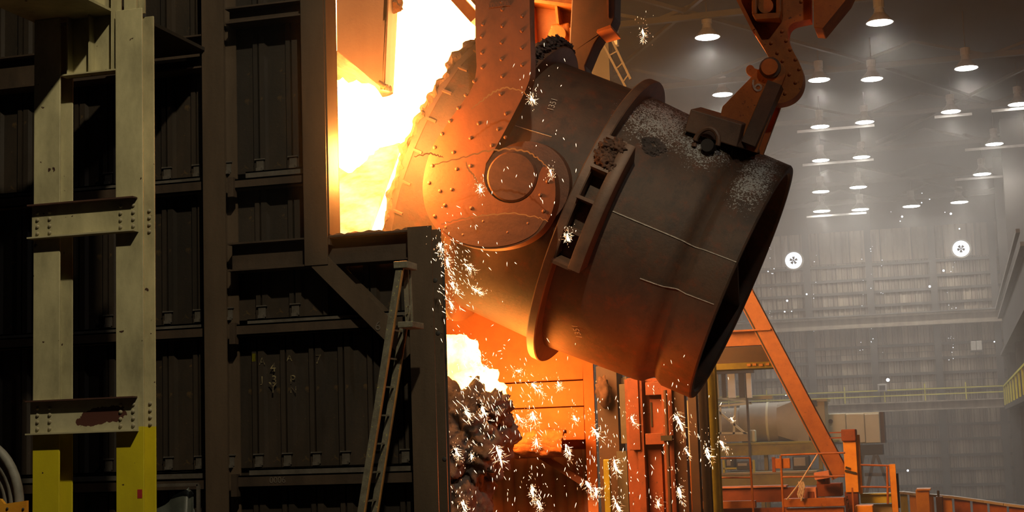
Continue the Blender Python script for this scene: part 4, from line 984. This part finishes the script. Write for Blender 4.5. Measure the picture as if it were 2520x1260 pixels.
# orange gantry: strut, cross beam, upright
Yo2 = 38.0
ga = thing('gantry_frame', 'orange slanted gantry strut with upright and cross beam at right', 'gantry')
p, q = P(1822, 705, Yo2), P(2068, 1172, Yo2); wv = .42
b = B(); bar(b, p, q, wv, .03); o = build('strut_face', b, M['orange_paint'], ga)
b = B(); bar(b, p+Vector((0, .4, 0)), q+Vector((0, .4, 0)), wv, .03); build('strut_rear_face', b, M['orange_paint'], ga)
sg = (q-p).normalized().cross(Vector((0, 1, 0)))
for k_, nm_, m_, w_ in ((.17, 'edge_groove', 'black_steel', .035),): 
    b = B(); off = sg*(k_ if sg.x < 0 else -k_)+Vector((0, -.012, 0)); bar(b, p+off, q+off, w_, .03); build(nm_, b, M[m_], ga)
sd = (q-p).normalized().cross(Vector((0, 1, 0)))
b = B(); bar(b, p+Vector((0, .2, 0)), q+Vector((0, .2, 0)), .04, .40); build('strut_web', b, M['orange_paint'], ga)
b = B(); ibeam_x(b, P(1740, 830, Yo2).x, P(1893, 830, Yo2).x, Yo2+.05, .38, P(1840, 850, Yo2).z, P(1840, 812, Yo2).z, .05, .04); build('cross_beam', b, M['orange_paint'], ga)
b = B(); a = P(1893, 811, Yo2); box(b, (P(1800, 811, Yo2).x, Yo2-.12, a.z-.02), (a.x+.05, Yo2+.5, a.z+.02)); build('gusset', b, M['orange_paint'], ga)
part('upright', ga, 'amber_paint', 2078, 2110, 1085, 1212, Yo2-.6, .4, .015); part('upright_rail', ga, 'amber_paint', 2110, 2118, 1070, 1215, Yo2-.45, .3)
part('upright_cap', ga, 'red_paint', 2070, 2106, 1056, 1086, Yo2-.7, .5, .03); part('upright_foot', ga, 'red_paint', 2080, 2112, 1210, 1260, Yo2-.55, .35)
for k in range(2): part('tie_rod', ga, 'red_paint', 2040, 2072, 1063+k*13, 1066+k*13, Yo2-.5, .05)
b = B(); p_ = P(2092, 1160, Yo2-.63); bar(b, p_+Vector((-.12, 0, .02)), p_+Vector((.14, 0, -.05)), .05, .03); bar(b, p_+Vector((-.10, 0, .10)), p_+Vector((.0, 0, .06)), .05, .03); build('dark_marking', b, M['black_steel'], ga)
# overhead platform left of the strut
op = thing('overhead_platform', 'dark platform beam with small yellow fittings below orange cross beam', 'platform')
part('soffit_beam', op, 'olive_paint', 1735, 1905, 893, 908, Yo2+2.0, 1.0); part('side_beam', op, 'rear_hook', 1735, 1898, 854, 893, Yo2+2.6, .4); part('post', op, 'rear_hook', 1742, 1750, 893, 1700, Yo2+2.6, .25)
for px in (1838, 1852, 1868, 1884): part('fitting', op, 'amber_paint', px, px+9, 893+(px % 3), 899+(px % 3), Yo2+1.9, .2)
# hanging pale strips
t = thing('strip_curtain', 'row of pale and dark hanging strips behind the ladle bottom', 'curtain')
for a, c, m in ((1757, 1768, 'beige_box'), (1776, 1786, 'wall_frame'), (1791, 1809, 'white_strip'), (1818, 1832, 'wall_frame'), (1837, 1849, 'white_strip')):
    part('strip', t, m, a, c, 918, 979, 58, .12)
part('top_rail', t, 'wall_frame', 1752, 1854, 912, 919, 57.9, .3)
for a in (1770, 1852): part('post', t, 'wall_frame', a, a+5, 912, 1700, 58.2, .15)
# duct with square transition
Yd = 60.0
du = thing('air_duct', 'fat grey round duct ending in a square transition behind the strut', 'duct')
cz = P(1900, 1038, Yd).z; rad = (P(1900, 990, Yd).z-P(1900, 1088, Yd).z)/2
def ringx(b, px, sq, n=48, rr=rad):
    x = P(px, 1038, Yd).x; out = []
    for k in range(n):
        a = 2*math.pi*k/n; c, s_ = math.cos(a), math.sin(a); m = max(abs(c), abs(s_)); e = (1-sq)+sq/m
        out.append(b.verts.new((x, Yd+1.2+c*e*rr, cz+s_*e*rr*(1+.05*sq))))
    return out
def loftx(b, specs):
    rs = [ringx(b, *sp_) for sp_ in specs]
    for u, v in zip(rs, rs[1:]):
        for k in range(len(u)): b.faces.new((u[k], u[(k+1) % len(u)], v[(k+1) % len(v)], v[k]))
    b.faces.new(rs[0]); b.faces.new(rs[-1][::-1])
b = B(); loftx(b, [(1815, 0), (1882, 0)]); o = build('duct_section', b, M['duct'], du); smooth_by_angle(o)
b = B(); loftx(b, [(1760, 0, 48, rad*.78), (1813, 0, 48, rad*.8)]); o = build('duct_section', b, M['duct'], du); smooth_by_angle(o)
b = B(); loftx(b, [(1885, 0), (1908, 0)]); o = build('duct_section', b, M['duct'], du); smooth_by_angle(o)
b = B(); loftx(b, [(1880.5, 0, 48, rad*1.03), (1886, 0, 48, rad*1.03)]); o = build('joint_band', b, M['cream_box'], du); smooth_by_angle(o)
b = B(); loftx(b, [(1908, 0), (1958, 1.0), (1986, 1.0)]); o = build('square_transition', b, M['duct'], du); smooth_by_angle(o, 20)
part('back_box', du, 'duct', 1940, 1996, 1000, 1086, Yd+1.0, 1.5, .03)
# duct supports and small frames
fr_ = thing('duct_support', 'grey-green pipe frame in front of the duct left end', 'frame')
for a, c in (((1765, 1000), (1850, 992)), ((1773, 1000), (1773, 1088)), ((1810, 1000), (1806, 1070)), ((1765, 1010), (1860, 1088)), ((1765, 1066), (1850, 1066)), ((1760, 978), (1850, 990))):
    b = B(); bar(b, P(*a, Yd-1), P(*c, Yd-1), .08, .08); build('bar', b, M['cream_box'], fr_)
part('tray', fr_, 'beige_box', 1764, 1842, 1070, 1087, Yd-1.2, .6); part('top_beam', fr_, 'beige_box', 1764, 1900, 976, 984, Yd-.5, .5); part('valve', fr_, 'cream_box', 1842, 1858, 1058, 1088, Yd-1.3, .5, .05)
# platform the duct stands on
pf = thing('duct_platform', 'olive yellow platform beam carrying the duct', 'platform')
part('edge_beam', pf, 'olive_paint', 1770, 2046, 1093, 1119, Yd-1.5, .3); part('deck', pf, 'olive_paint', 1770, 2046, 1088, 1093, Yd-1.6, 4)
for a in (1772, 1900, 2036): part('leg', pf, 'olive_paint', a, a+9, 1119, 1900, Yd-1.0, .3)
lb = thing('lower_platform', 'dim olive lower platform beam behind the orange railing', 'platform')
part('edge_beam', lb, 'olive_paint', 1775, 2010, 1165, 1197, Yd-3, .3); part('deck', lb, 'beige_box', 1775, 2010, 1161, 1166, Yd-3.1, 3)
for a in (1777, 1890, 1998): part('leg', lb, 'olive_paint', a, a+9, 1197, 1900, Yd-2.6, .3)
for px in (1778, 1852):
    part('bracket', lb, 'lime_paint', px, px+5, 1132, 1164, Yd-3.2, .2)
part('bracket_bar', lb, 'lime_paint', 1780, 1812, 1151, 1155, Yd-3.2, .15)
mch = [(1785, 1806, 1128, 1157, 'grey machine block left behind lower platform rail'), (1812, 1846, 1136, 1157, 'grey machine block beside the left lime bracket'), (1950, 1990, 1122, 1157, 'dark machine box right of the orange sign box')]
for a, c, y0, y1, lab in mch:
    t = thing('machine_block', lab, 'machine', 'small machines on the lower platform'); part('body', t, 'wall_frame', a, c, y0, y1, Yd-2, .8, .05); part('cover', t, 'duct', a+3, c-8, y0+4, y1-10, Yd-2.1, .12, .02)
# cabinets
cb = thing('cream_cabinet', 'wide cream cabinet with three doors on the trestle', 'cabinet')
Yc2 = 62.0
part('body', cb, 'cream_box', 2040, 2166, 1016, 1092, Yc2+.12, 1.2, .02)
for a, c in ((2041, 2082), (2083, 2128), (2129, 2165)): part('door', cb, 'cream_box', a, c, 1018, 1090, Yc2, .14, .03)
b = B(); c = P(2044, 1037, Yc2-.05); tube(b, c, c+Vector((0, .08, 0)), .09, 10); build('lock', b, M['rear_hook'], cb)
part('end_frame', cb, 'rear_hook', 2166, 2176, 1014, 1090, Yc2+.2, 1.2)
bx = thing('beige_duct_box', 'tall beige box at the end of the duct behind the strut', 'box')
part('body', bx, 'beige_box', 1994, 2032, 986, 1095, Yd+.6, 1.4, .03); part('lid', bx, 'beige_box', 1991, 2035, 982, 988, Yd+.5, 1.6); part('hatch', bx, 'wall_frame', 1996, 2010, 985, 1000, Yd+.5, .15)
tz = thing('cabinet_trestle', 'grey steel trestle carrying the cream cabinet', 'trestle')
part('top_beam', tz, 'wall_frame', 2100, 2172, 1095, 1120, Yc2, 1.0)
for a, c in (((2118, 1120), (2136, 1420)), ((2152, 1120), (2090, 1420)), ((2158, 1120), (2270, 1420)), ((2128, 1168), (2186, 1168)), ((2124, 1120), (2080, 1420))):
    b = B(); bar(b, P(*a, Yc2), P(*c, Yc2), .12, .12); build('leg', b, M['truss'], tz)
# orange deck, railings and boxes in front
Yq = 36.0
dkq = thing('orange_deck', 'orange deck edge beams along bottom right under the railings', 'deck')
part('edge_beam', dkq, 'orange_paint', 1690, 1858, 1234, 1252, Yq, .3, .01); part('lower_beam', dkq, 'red_paint', 1690, 1936, 1252, 1300, Yq+.3, .3)
part('edge_beam', dkq, 'orange_paint', 1929, 2078, 1226, 1247, Yq-1, .3, .01); part('fascia', dkq, 'orange_paint', 1935, 2078, 1250, 1320, Yq-.9, .3)
part('joist', dkq, 'red_paint', 1718, 2010, 1201, 1236, Yq+1.2, .3); part('joist_flange', dkq, 'pink_box', 1716, 1935, 1197, 1201, Yq+1.1, .5)
part('end_block', dkq, 'red_paint', 2010, 2070, 1190, 1222, Yq+.2, .6, .01); part('stub', dkq, 'pink_box', 1716, 1722, 1205, 1232, Yq+1.0, .1)
def railing(label, posts, rails, Y, mat='orange_paint'):
    t = thing('deck_railing', label, 'railing', 'orange railings on the deck')
    for (a, c) in posts: b = B(); path_tube(b, [P(*a, Y), P(*c, Y)], .026, 8); build('rail_post', b, M[mat], t)
    for (a, c) in rails: b = B(); path_tube(b, [P(*a, Y), P(*c, Y)], .022, 8); build('rail', b, M[mat], t)
railing('orange railing left of the gap, behind the falling sparks', [((1846, 1127), (1856, 1290)), ((1700, 1128), (1702, 1290))], [((1700, 1128), (1846, 1127)), ((1688, 1176), (1850, 1175))], Yq)
railing('orange railing in front of slanted strut', [((1921, 1122), (1930, 1290))], [((1921, 1120), (2080, 1114)), ((1925, 1174), (2078, 1172))], Yq-.8)
railing('thin orange railing right of the amber upright', [((2190, 1148), (2200, 1270)), ((2183, 1148), (2185, 1240))], [((2118, 1144), (2192, 1146)), ((2118, 1198), (2192, 1199))], Yq+1)
part_t = thing('sign_box', 'small orange box hung on railing post left of the strut', 'box'); part('body', part_t, 'orange_paint', 1908, 1944, 1128, 1153, Yq-.77, .12, .01); part('bracket', part_t, 'red_paint', 1900, 1908, 1125, 1162, Yq-.75, .06)
t = thing('control_box', 'upper pale red control box with tilted lid beside the strut foot', 'box'); part('body', t, 'red_paint', 2010, 2040, 1176, 1192, Yq-.3, .3, .01)
b = B(); a, c = P(2006, 1172, Yq-.4), P(2042, 1166, Yq-.4); bar(b, a, c, .16, .4); build('lid', b, M['pink_box'], t); b = B(); p_ = P(2028, 1183, Yq-.32); tube(b, p_, p_+Vector((0, .04, 0)), .02, 8); build('knob', b, M['black_steel'], t)
t = thing('control_box', 'lower pale red box on orange deck beside rope bundle', 'box'); part('body', t, 'pink_box', 1978, 2009, 1200, 1227, Yq-.9, .3, .01); part('panel', t, 'red_paint', 1988, 2003, 1210, 1226, Yq-.92, .03)
t = thing('rope_bundle', 'pale rope bundle hanging over the orange deck edge', 'rope')
for k in range(7):
    b = B(); x0 = 1965+k*2; pts = [P(x0+3*math.sin(k+i), 1185+i*8, Yq-1.1) for i in range(5+k % 3)]; path_tube(b, pts, .018, 6); build('strand', b, M['chalk'], t)
b = B(); path_tube(b, [P(2012, 1118, Yq-1.05), P(1970, 1186, Yq-1.1), P(1936, 1230, Yq-1.1)], .02, 6); build('tail', b, M['chalk'], t)
t = thing('lime_beam', 'bright lime yellow beam right of amber upright', 'beam'); part('web', t, 'lime_paint', 2118, 2200, 1216, 1238, Yq+2, .15); part('flange', t, 'lime_paint', 2116, 2202, 1214, 1217, Yq+1.9, .4); part('lower_web', t, 'beige_box', 2118, 2205, 1240, 1300, Yq+2.2, .2)
t = thing('amber_block', 'amber yellow block at the foot of the upright', 'block'); part('body', t, 'amber_paint', 2106, 2150, 1244, 1320, Yq-1.5, .5, .02); part('rod', t, 'orange_paint', 2097, 2101, 1200, 1270, Yq-1.6, .05)
t = thing('amber_post', 'leaning amber post at the end of right railing', 'post'); b = B(); bar(b, P(2196, 1142, Yq+.9), P(2207, 1300, Yq+.9), .13, .13); build('shaft', b, M['amber_paint'], t); b = B(); bar(b, P(2208, 1165, Yq+1), P(2213, 1250, Yq+1), .05, .05); build('cable', b, M['black_steel'], t)
b = B(); p_ = P(2085, 1222, Yq-1.6)
t = thing('chain', 'rusty hanging chain below the amber upright', 'chain')
for k in range(6):
    c = P(2084+1.5*k, 1226+8*k, Yq-1.6); b = B(); path_tube(b, [c+Vector((math.cos(a)*.03*(1 if k % 2 else .3), math.cos(a)*.03*(.3 if k % 2 else 1), math.sin(a)*.05)) for a in [2*math.pi*i/10 for i in range(11)]], .01, 5); build('link', b, M['rear_hook'], t)
# curved orange wall at the bottom right
ow = thing('orange_barrier', 'rusty orange panelled barrier wall in bottom right corner', 'barrier')
Yw2 = 44.0; edge = [(2212, 1214), (2235, 1216), (2258, 1219), (2300, 1222), (2345, 1226), (2390, 1232), (2432, 1238), (2480, 1245), (2545, 1253)]
for i, (a, c) in enumerate(zip(edge, edge[1:])):
    y0_, y1_ = Yw2-i*.5, Yw2-(i+1)*.5; A, C = P(*a, y0_), P(*c, y1_); b = B(); g = .03
    hexa(b, [Vector((A.x+g, A.y, 0)), Vector((C.x-g, C.y, 0)), Vector((C.x-g, C.y+.2, 0)), Vector((A.x+g, A.y+.2, 0))], [Vector((A.x+g, A.y, A.z)), Vector((C.x-g, C.y, C.z)), Vector((C.x-g, C.y+.2, C.z)), Vector((A.x+g, A.y+.2, A.z))])
    build('panel', b, M['orange_paint' if i > 3 else 'olive_paint' if i < 1 else 'amber_paint'], ow)
    b = B(); bar(b, A+Vector((0, -.02, .03)), C+Vector((0, -.02, .03)), .06, .3, (0, 1, 0)); build('cap_rail', b, M['duct'], ow)
t = thing('barrier_box', 'square amber box standing on the orange barrier', 'box'); part('body', t, 'amber_paint', 2256, 2289, 1205, 1300, 41.5, .6, .02); part('rim', t, 'amber_paint', 2255, 2290, 1203, 1207, 41.4, .8)
t = thing('barrier_post', 'dark post with knob beside the amber box', 'post'); part('shaft', t, 'rear_hook', 2305, 2322, 1222, 1300, 41.0, .3, .02); part('knob', t, 'black_steel', 2306, 2312, 1207, 1222, 41.1, .1, .02)
# ladderway behind the ladle at the top
lw = thing('crane_ladder', 'thin pale ladder rails slanting behind the rear hook', 'ladder')
for a, c in (((1472, 85), (1540, 215)), ((1497, 80), (1552, 195))): b = B(); bar(b, P(*a, 33.5), P(*c, 33.5), .05, .05); build('rail', b, M['wall_frame'], lw)
for k in range(4):
    f = .15+k*.25; b = B(); bar(b, P(1472+68*f, 85+130*f, 33.5), P(1497+55*f, 80+115*f, 33.5), .03, .03); build('rung', b, M['wall_frame'], lw)
sv = thing('crane_cable_mast', 'pale grey mast plate behind the rear hook', 'mast'); part('mast', sv, 'wall_frame', 1440, 1500, 90, 260, 36, .4); part('cable_tray', sv, 'lamp_body', 1508, 1516, -40, 110, 36, .2)

# ------------------------------------------------------------------ sparks
rnd = random.Random(11)
def streak(b, p, d, ln, wd):
    d = d.normalized(); s = d.cross(Vector((0, 1, 0))).normalized()*wd; u = Vector((0, wd, 0)); m = p+d*ln*.35
    v = [b.verts.new(x) for x in (p, m+s, m+u, m-s, m-u, p+d*ln)]
    for i, j in ((1, 2), (2, 3), (3, 4), (4, 1)): b.faces.new((v[0], v[i], v[j])); b.faces.new((v[5], v[j], v[i]))
def burst(b, c, r, n, lean=(0, 0, 0), spread=1.0):
    ln = Vector(lean); dirv = (ln+Vector((0, 0, -.001))).normalized(); L = ln.length
    def put(p, d, l, wd, dim):
        k = len(b.faces); streak(b, p, d, l, wd); b.faces.ensure_lookup_table()
        for f in b.faces[k:]: f.material_index = 1 if dim else 0
    for k in range(9):                                   # bright core, drawn out along the fall
        st = c+dirv*r*rnd.uniform(-.1, .35)*(1+L)+Vector((rnd.gauss(0, .07), rnd.gauss(0, .05), rnd.gauss(0, .07)))*r
        put(st-dirv*r*.25, dirv+Vector((rnd.gauss(0, .15), 0, rnd.gauss(0, .15))), r*rnd.uniform(.35, .7), r*rnd.uniform(.04, .075), False)
    for k in range(n):                                   # fine rays
        a = rnd.uniform(0, 2*math.pi); d = Vector((math.cos(a), rnd.uniform(-.5, .5), math.sin(a)))+ln*1.1
        st = c+dirv*r*rnd.uniform(-.4, .8)*(.4+L)+d.normalized()*rnd.uniform(.05, .4)*r
        put(st, d, r*rnd.uniform(.12, .5), r*rnd.uniform(.008, .02), rnd.random() < .45)
    for k in range(n//2):                                # loose bits thrown off
        st = c-dirv*r*rnd.uniform(-.8, 1.6)*(.5+L)+Vector((rnd.gauss(0, .5), rnd.uniform(-.4, .4), rnd.gauss(0, .5)))*r
        put(st, Vector((rnd.uniform(-.5, .5), 0, -1))+ln, r*rnd.uniform(.06, .3), r*rnd.uniform(.008, .022), rnd.random() < .5)
def px2m(Y): return Y/F*1.04
BUR = [ # px, py, radius px, Y, lean x, lean z, label
 (1308, 242, 24, 18.6, .1, -.2, 'white spark burst on the hook neck above the ladle'), (1181, 462, 22, 18.5, .1, -.3, 'white spark burst on hook left of the trunnion'),
 (1355, 422, 20, 18.5, .1, -.4, 'white spark burst at the right tip of the near hook'), (1397, 580, 24, 18.5, 0, -.2, 'white spark burst on the ladle pocket frame'),
 (1582, 78, 22, 19.5, .1, -.8, 'lone spark burst hanging above the ladle shell'), (1225, 1108, 40, 19.3, .2, -.8, 'largest spark burst low in front of the slag ledge'),
 (1150, 1015, 22, 19.3, .4, -.9, 'spark burst on slag crust, left of two'), (1187, 1008, 30, 19.3, .4, -.9, 'long spark burst on the upper slag crust'),
 (1320, 1087, 24, 19.4, 0, -.4, 'spark burst below the lower heat shield plate'), (1397, 1103, 26, 19.4, .2, -.9, 'spark burst at lower right corner of heat shield'),
 (1463, 1058, 28, 19.4, .4, -.7, 'bright spark burst on the narrow orange column'), (1513, 1140, 30, 19.5, .2, -.7, 'spark burst over the dark gate column'),
 (1668, 1030, 36, 19.6, .5, -.9, 'long spark burst in front of red gate right stile'), (1740, 1108, 28, 19.6, .3, -.9, 'spark burst left of the orange railing'),
 (1775, 1090, 20, 19.6, .6, -.8, 'slanting spark streak above the orange railing'), (1446, 1190, 30, 19.4, .4, -.8, 'spark burst at foot of narrow column, left of two'),
 (1466, 1205, 26, 19.4, .1, -.6, 'spark burst at foot of narrow column, right of two'), (1310, 1205, 26, 19.3, .2, -.8, 'spark burst in the dark pit, upper of two'),
 (1325, 1238, 24, 19.3, .1, -.5, 'spark burst in the dark pit, lower of two'), (1672, 1208, 26, 19.6, .2, -.9, 'spark burst low on the red gate frame'),
 (1518, 1238, 28, 19.5, .2, -.8, 'spark burst at bottom edge over the dark column'), (1620, 1238, 20, 19.5, 0, -.3, 'faint spark burst at bottom edge by red gate'),
 (1312, 1022, 28, 19.4, .3, -.8, 'spark burst on the middle heat shield plate'), (1375, 945, 20, 19.4, .1, -.3, 'small spark burst on upper heat shield plate'),
 (1272, 912, 16, 19.4, .5, -.1, 'small spark burst under the ladle ring'), (1414, 1028, 18, 19.4, .1, -.4, 'small spark burst near right edge of heat shield'),
 (1122, 1108, 24, 19.2, .3, -.8, 'spark burst on lower slag crust beside post'), (1160, 1120, 18, 19.2, 0, -.5, 'small spark burst on the lower slag crust'),
 (1140, 1240, 26, 19.2, .3, -.8, 'spark burst at bottom edge beside enclosure post'), (1315, 950, 26, 19.4, .7, -.8, 'slanting spark streak on the upper shield plate'),
 (1275, 1028, 26, 19.4, .7, -.8, 'slanting spark streak beside the slag crust'), (1085, 605, 26, 17.2, .1, -.8, 'topmost spark burst beside enclosure post top'),
 (1100, 640, 28, 17.2, .2, -.9, 'spark burst just below the topmost by post'), (1150, 655, 26, 17.4, .6, -.6, 'spark burst under the near hook, right of post'),
 (1170, 712, 24, 17.5, .8, -.5, 'slanting spark burst under the hook'), (1112, 695, 24, 17.3, .4, -.9, 'spark burst half way down beside post'),
 (1108, 745, 20, 17.3, .4, -.8, 'faint spark burst lower beside post'), (1168, 870, 30, 19.5, .4, -.7, 'spark burst in the yellow pour flame'),
 (1195, 905, 24, 19.5, .6, -.6, 'spark burst at right of the pour flame'), (1555, 1030, 20, 19.5, .5, -.9, 'thin spark streak on the red gate side plate'),
 (1690, 1110, 18, 19.6, .3, -.9, 'thin spark burst between gate and railing'), (1800, 1030, 12, 19.6, .4, -.5, 'tiny spark cluster in front of the duct')]
for px, py, rp, Y, lx, lz, lab in BUR:
    c = P(px, py, Y); b = B(); burst(b, Vector((0, 0, 0)), rp*px2m(Y)*.95, 46 if rp > 18 else 28, (lx, 0, lz))
    o = build('spark_burst', b, M['spark']); o.data.materials.append(M['spark_dim']); o.location = c; tag(o, lab, 'sparks', 'spark bursts of the pour')
b = B()
def region(n, cx, cy, sx, sy, Y, lmin=3, lmax=14, ang=(-.6, .6)):
    for k in range(int(n*.62)):
        p = P(rnd.gauss(cx, sx), rnd.gauss(cy, sy), Y+rnd.uniform(-.5, .5)); m = px2m(Y); a = rnd.uniform(*ang)
        streak(b, p, Vector((math.sin(a), rnd.uniform(-.2, .2), -math.cos(a))), rnd.uniform(lmin, lmax)*m, rnd.uniform(.45, .95)*m)
region(170, 1110, 680, 22, 65, 17.2, 3, 16, (.1, 1.2)); region(110, 1160, 1000, 50, 60, 19.2, 4, 22, (.2, .9)); region(150, 1290, 990, 80, 70, 19.3, 3, 16, (-.3, .9))
region(150, 1330, 1190, 110, 60, 19.3, 3, 14); region(130, 1500, 1130, 60, 90, 19.4, 3, 16); region(60, 1680, 1080, 60, 80, 19.5, 3, 12)
region(40, 1170, 600, 50, 40, 17.4, 3, 14, (-.3, .9)); region(40, 1290, 400, 60, 60, 18.5, 3, 12); region(26, 1320, 210, 40, 50, 18.6, 3, 12); region(60, 1190, 880, 50, 40, 19.4, 3, 12, (-1.5, 1.5)); region(30, 1120, 1200, 20, 50, 19.2, 3, 14)
region(24, 1560, 980, 60, 30, 19.5, 3, 10)
tag(build('loose_sparks', b, M['spark']), 'countless tiny white sparks falling below and around the ladle', 'sparks', kind='stuff')
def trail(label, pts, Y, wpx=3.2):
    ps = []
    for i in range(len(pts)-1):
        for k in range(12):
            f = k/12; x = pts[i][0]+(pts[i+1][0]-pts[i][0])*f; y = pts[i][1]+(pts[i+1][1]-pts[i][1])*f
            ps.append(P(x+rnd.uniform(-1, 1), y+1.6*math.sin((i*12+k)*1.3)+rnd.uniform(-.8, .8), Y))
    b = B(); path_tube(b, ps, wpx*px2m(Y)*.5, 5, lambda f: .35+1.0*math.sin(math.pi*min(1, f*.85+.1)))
    tag(build('spark_trail', b, M['trail']), label, 'spark trail', 'lit smoke trails of flying sparks, drawn as emission')
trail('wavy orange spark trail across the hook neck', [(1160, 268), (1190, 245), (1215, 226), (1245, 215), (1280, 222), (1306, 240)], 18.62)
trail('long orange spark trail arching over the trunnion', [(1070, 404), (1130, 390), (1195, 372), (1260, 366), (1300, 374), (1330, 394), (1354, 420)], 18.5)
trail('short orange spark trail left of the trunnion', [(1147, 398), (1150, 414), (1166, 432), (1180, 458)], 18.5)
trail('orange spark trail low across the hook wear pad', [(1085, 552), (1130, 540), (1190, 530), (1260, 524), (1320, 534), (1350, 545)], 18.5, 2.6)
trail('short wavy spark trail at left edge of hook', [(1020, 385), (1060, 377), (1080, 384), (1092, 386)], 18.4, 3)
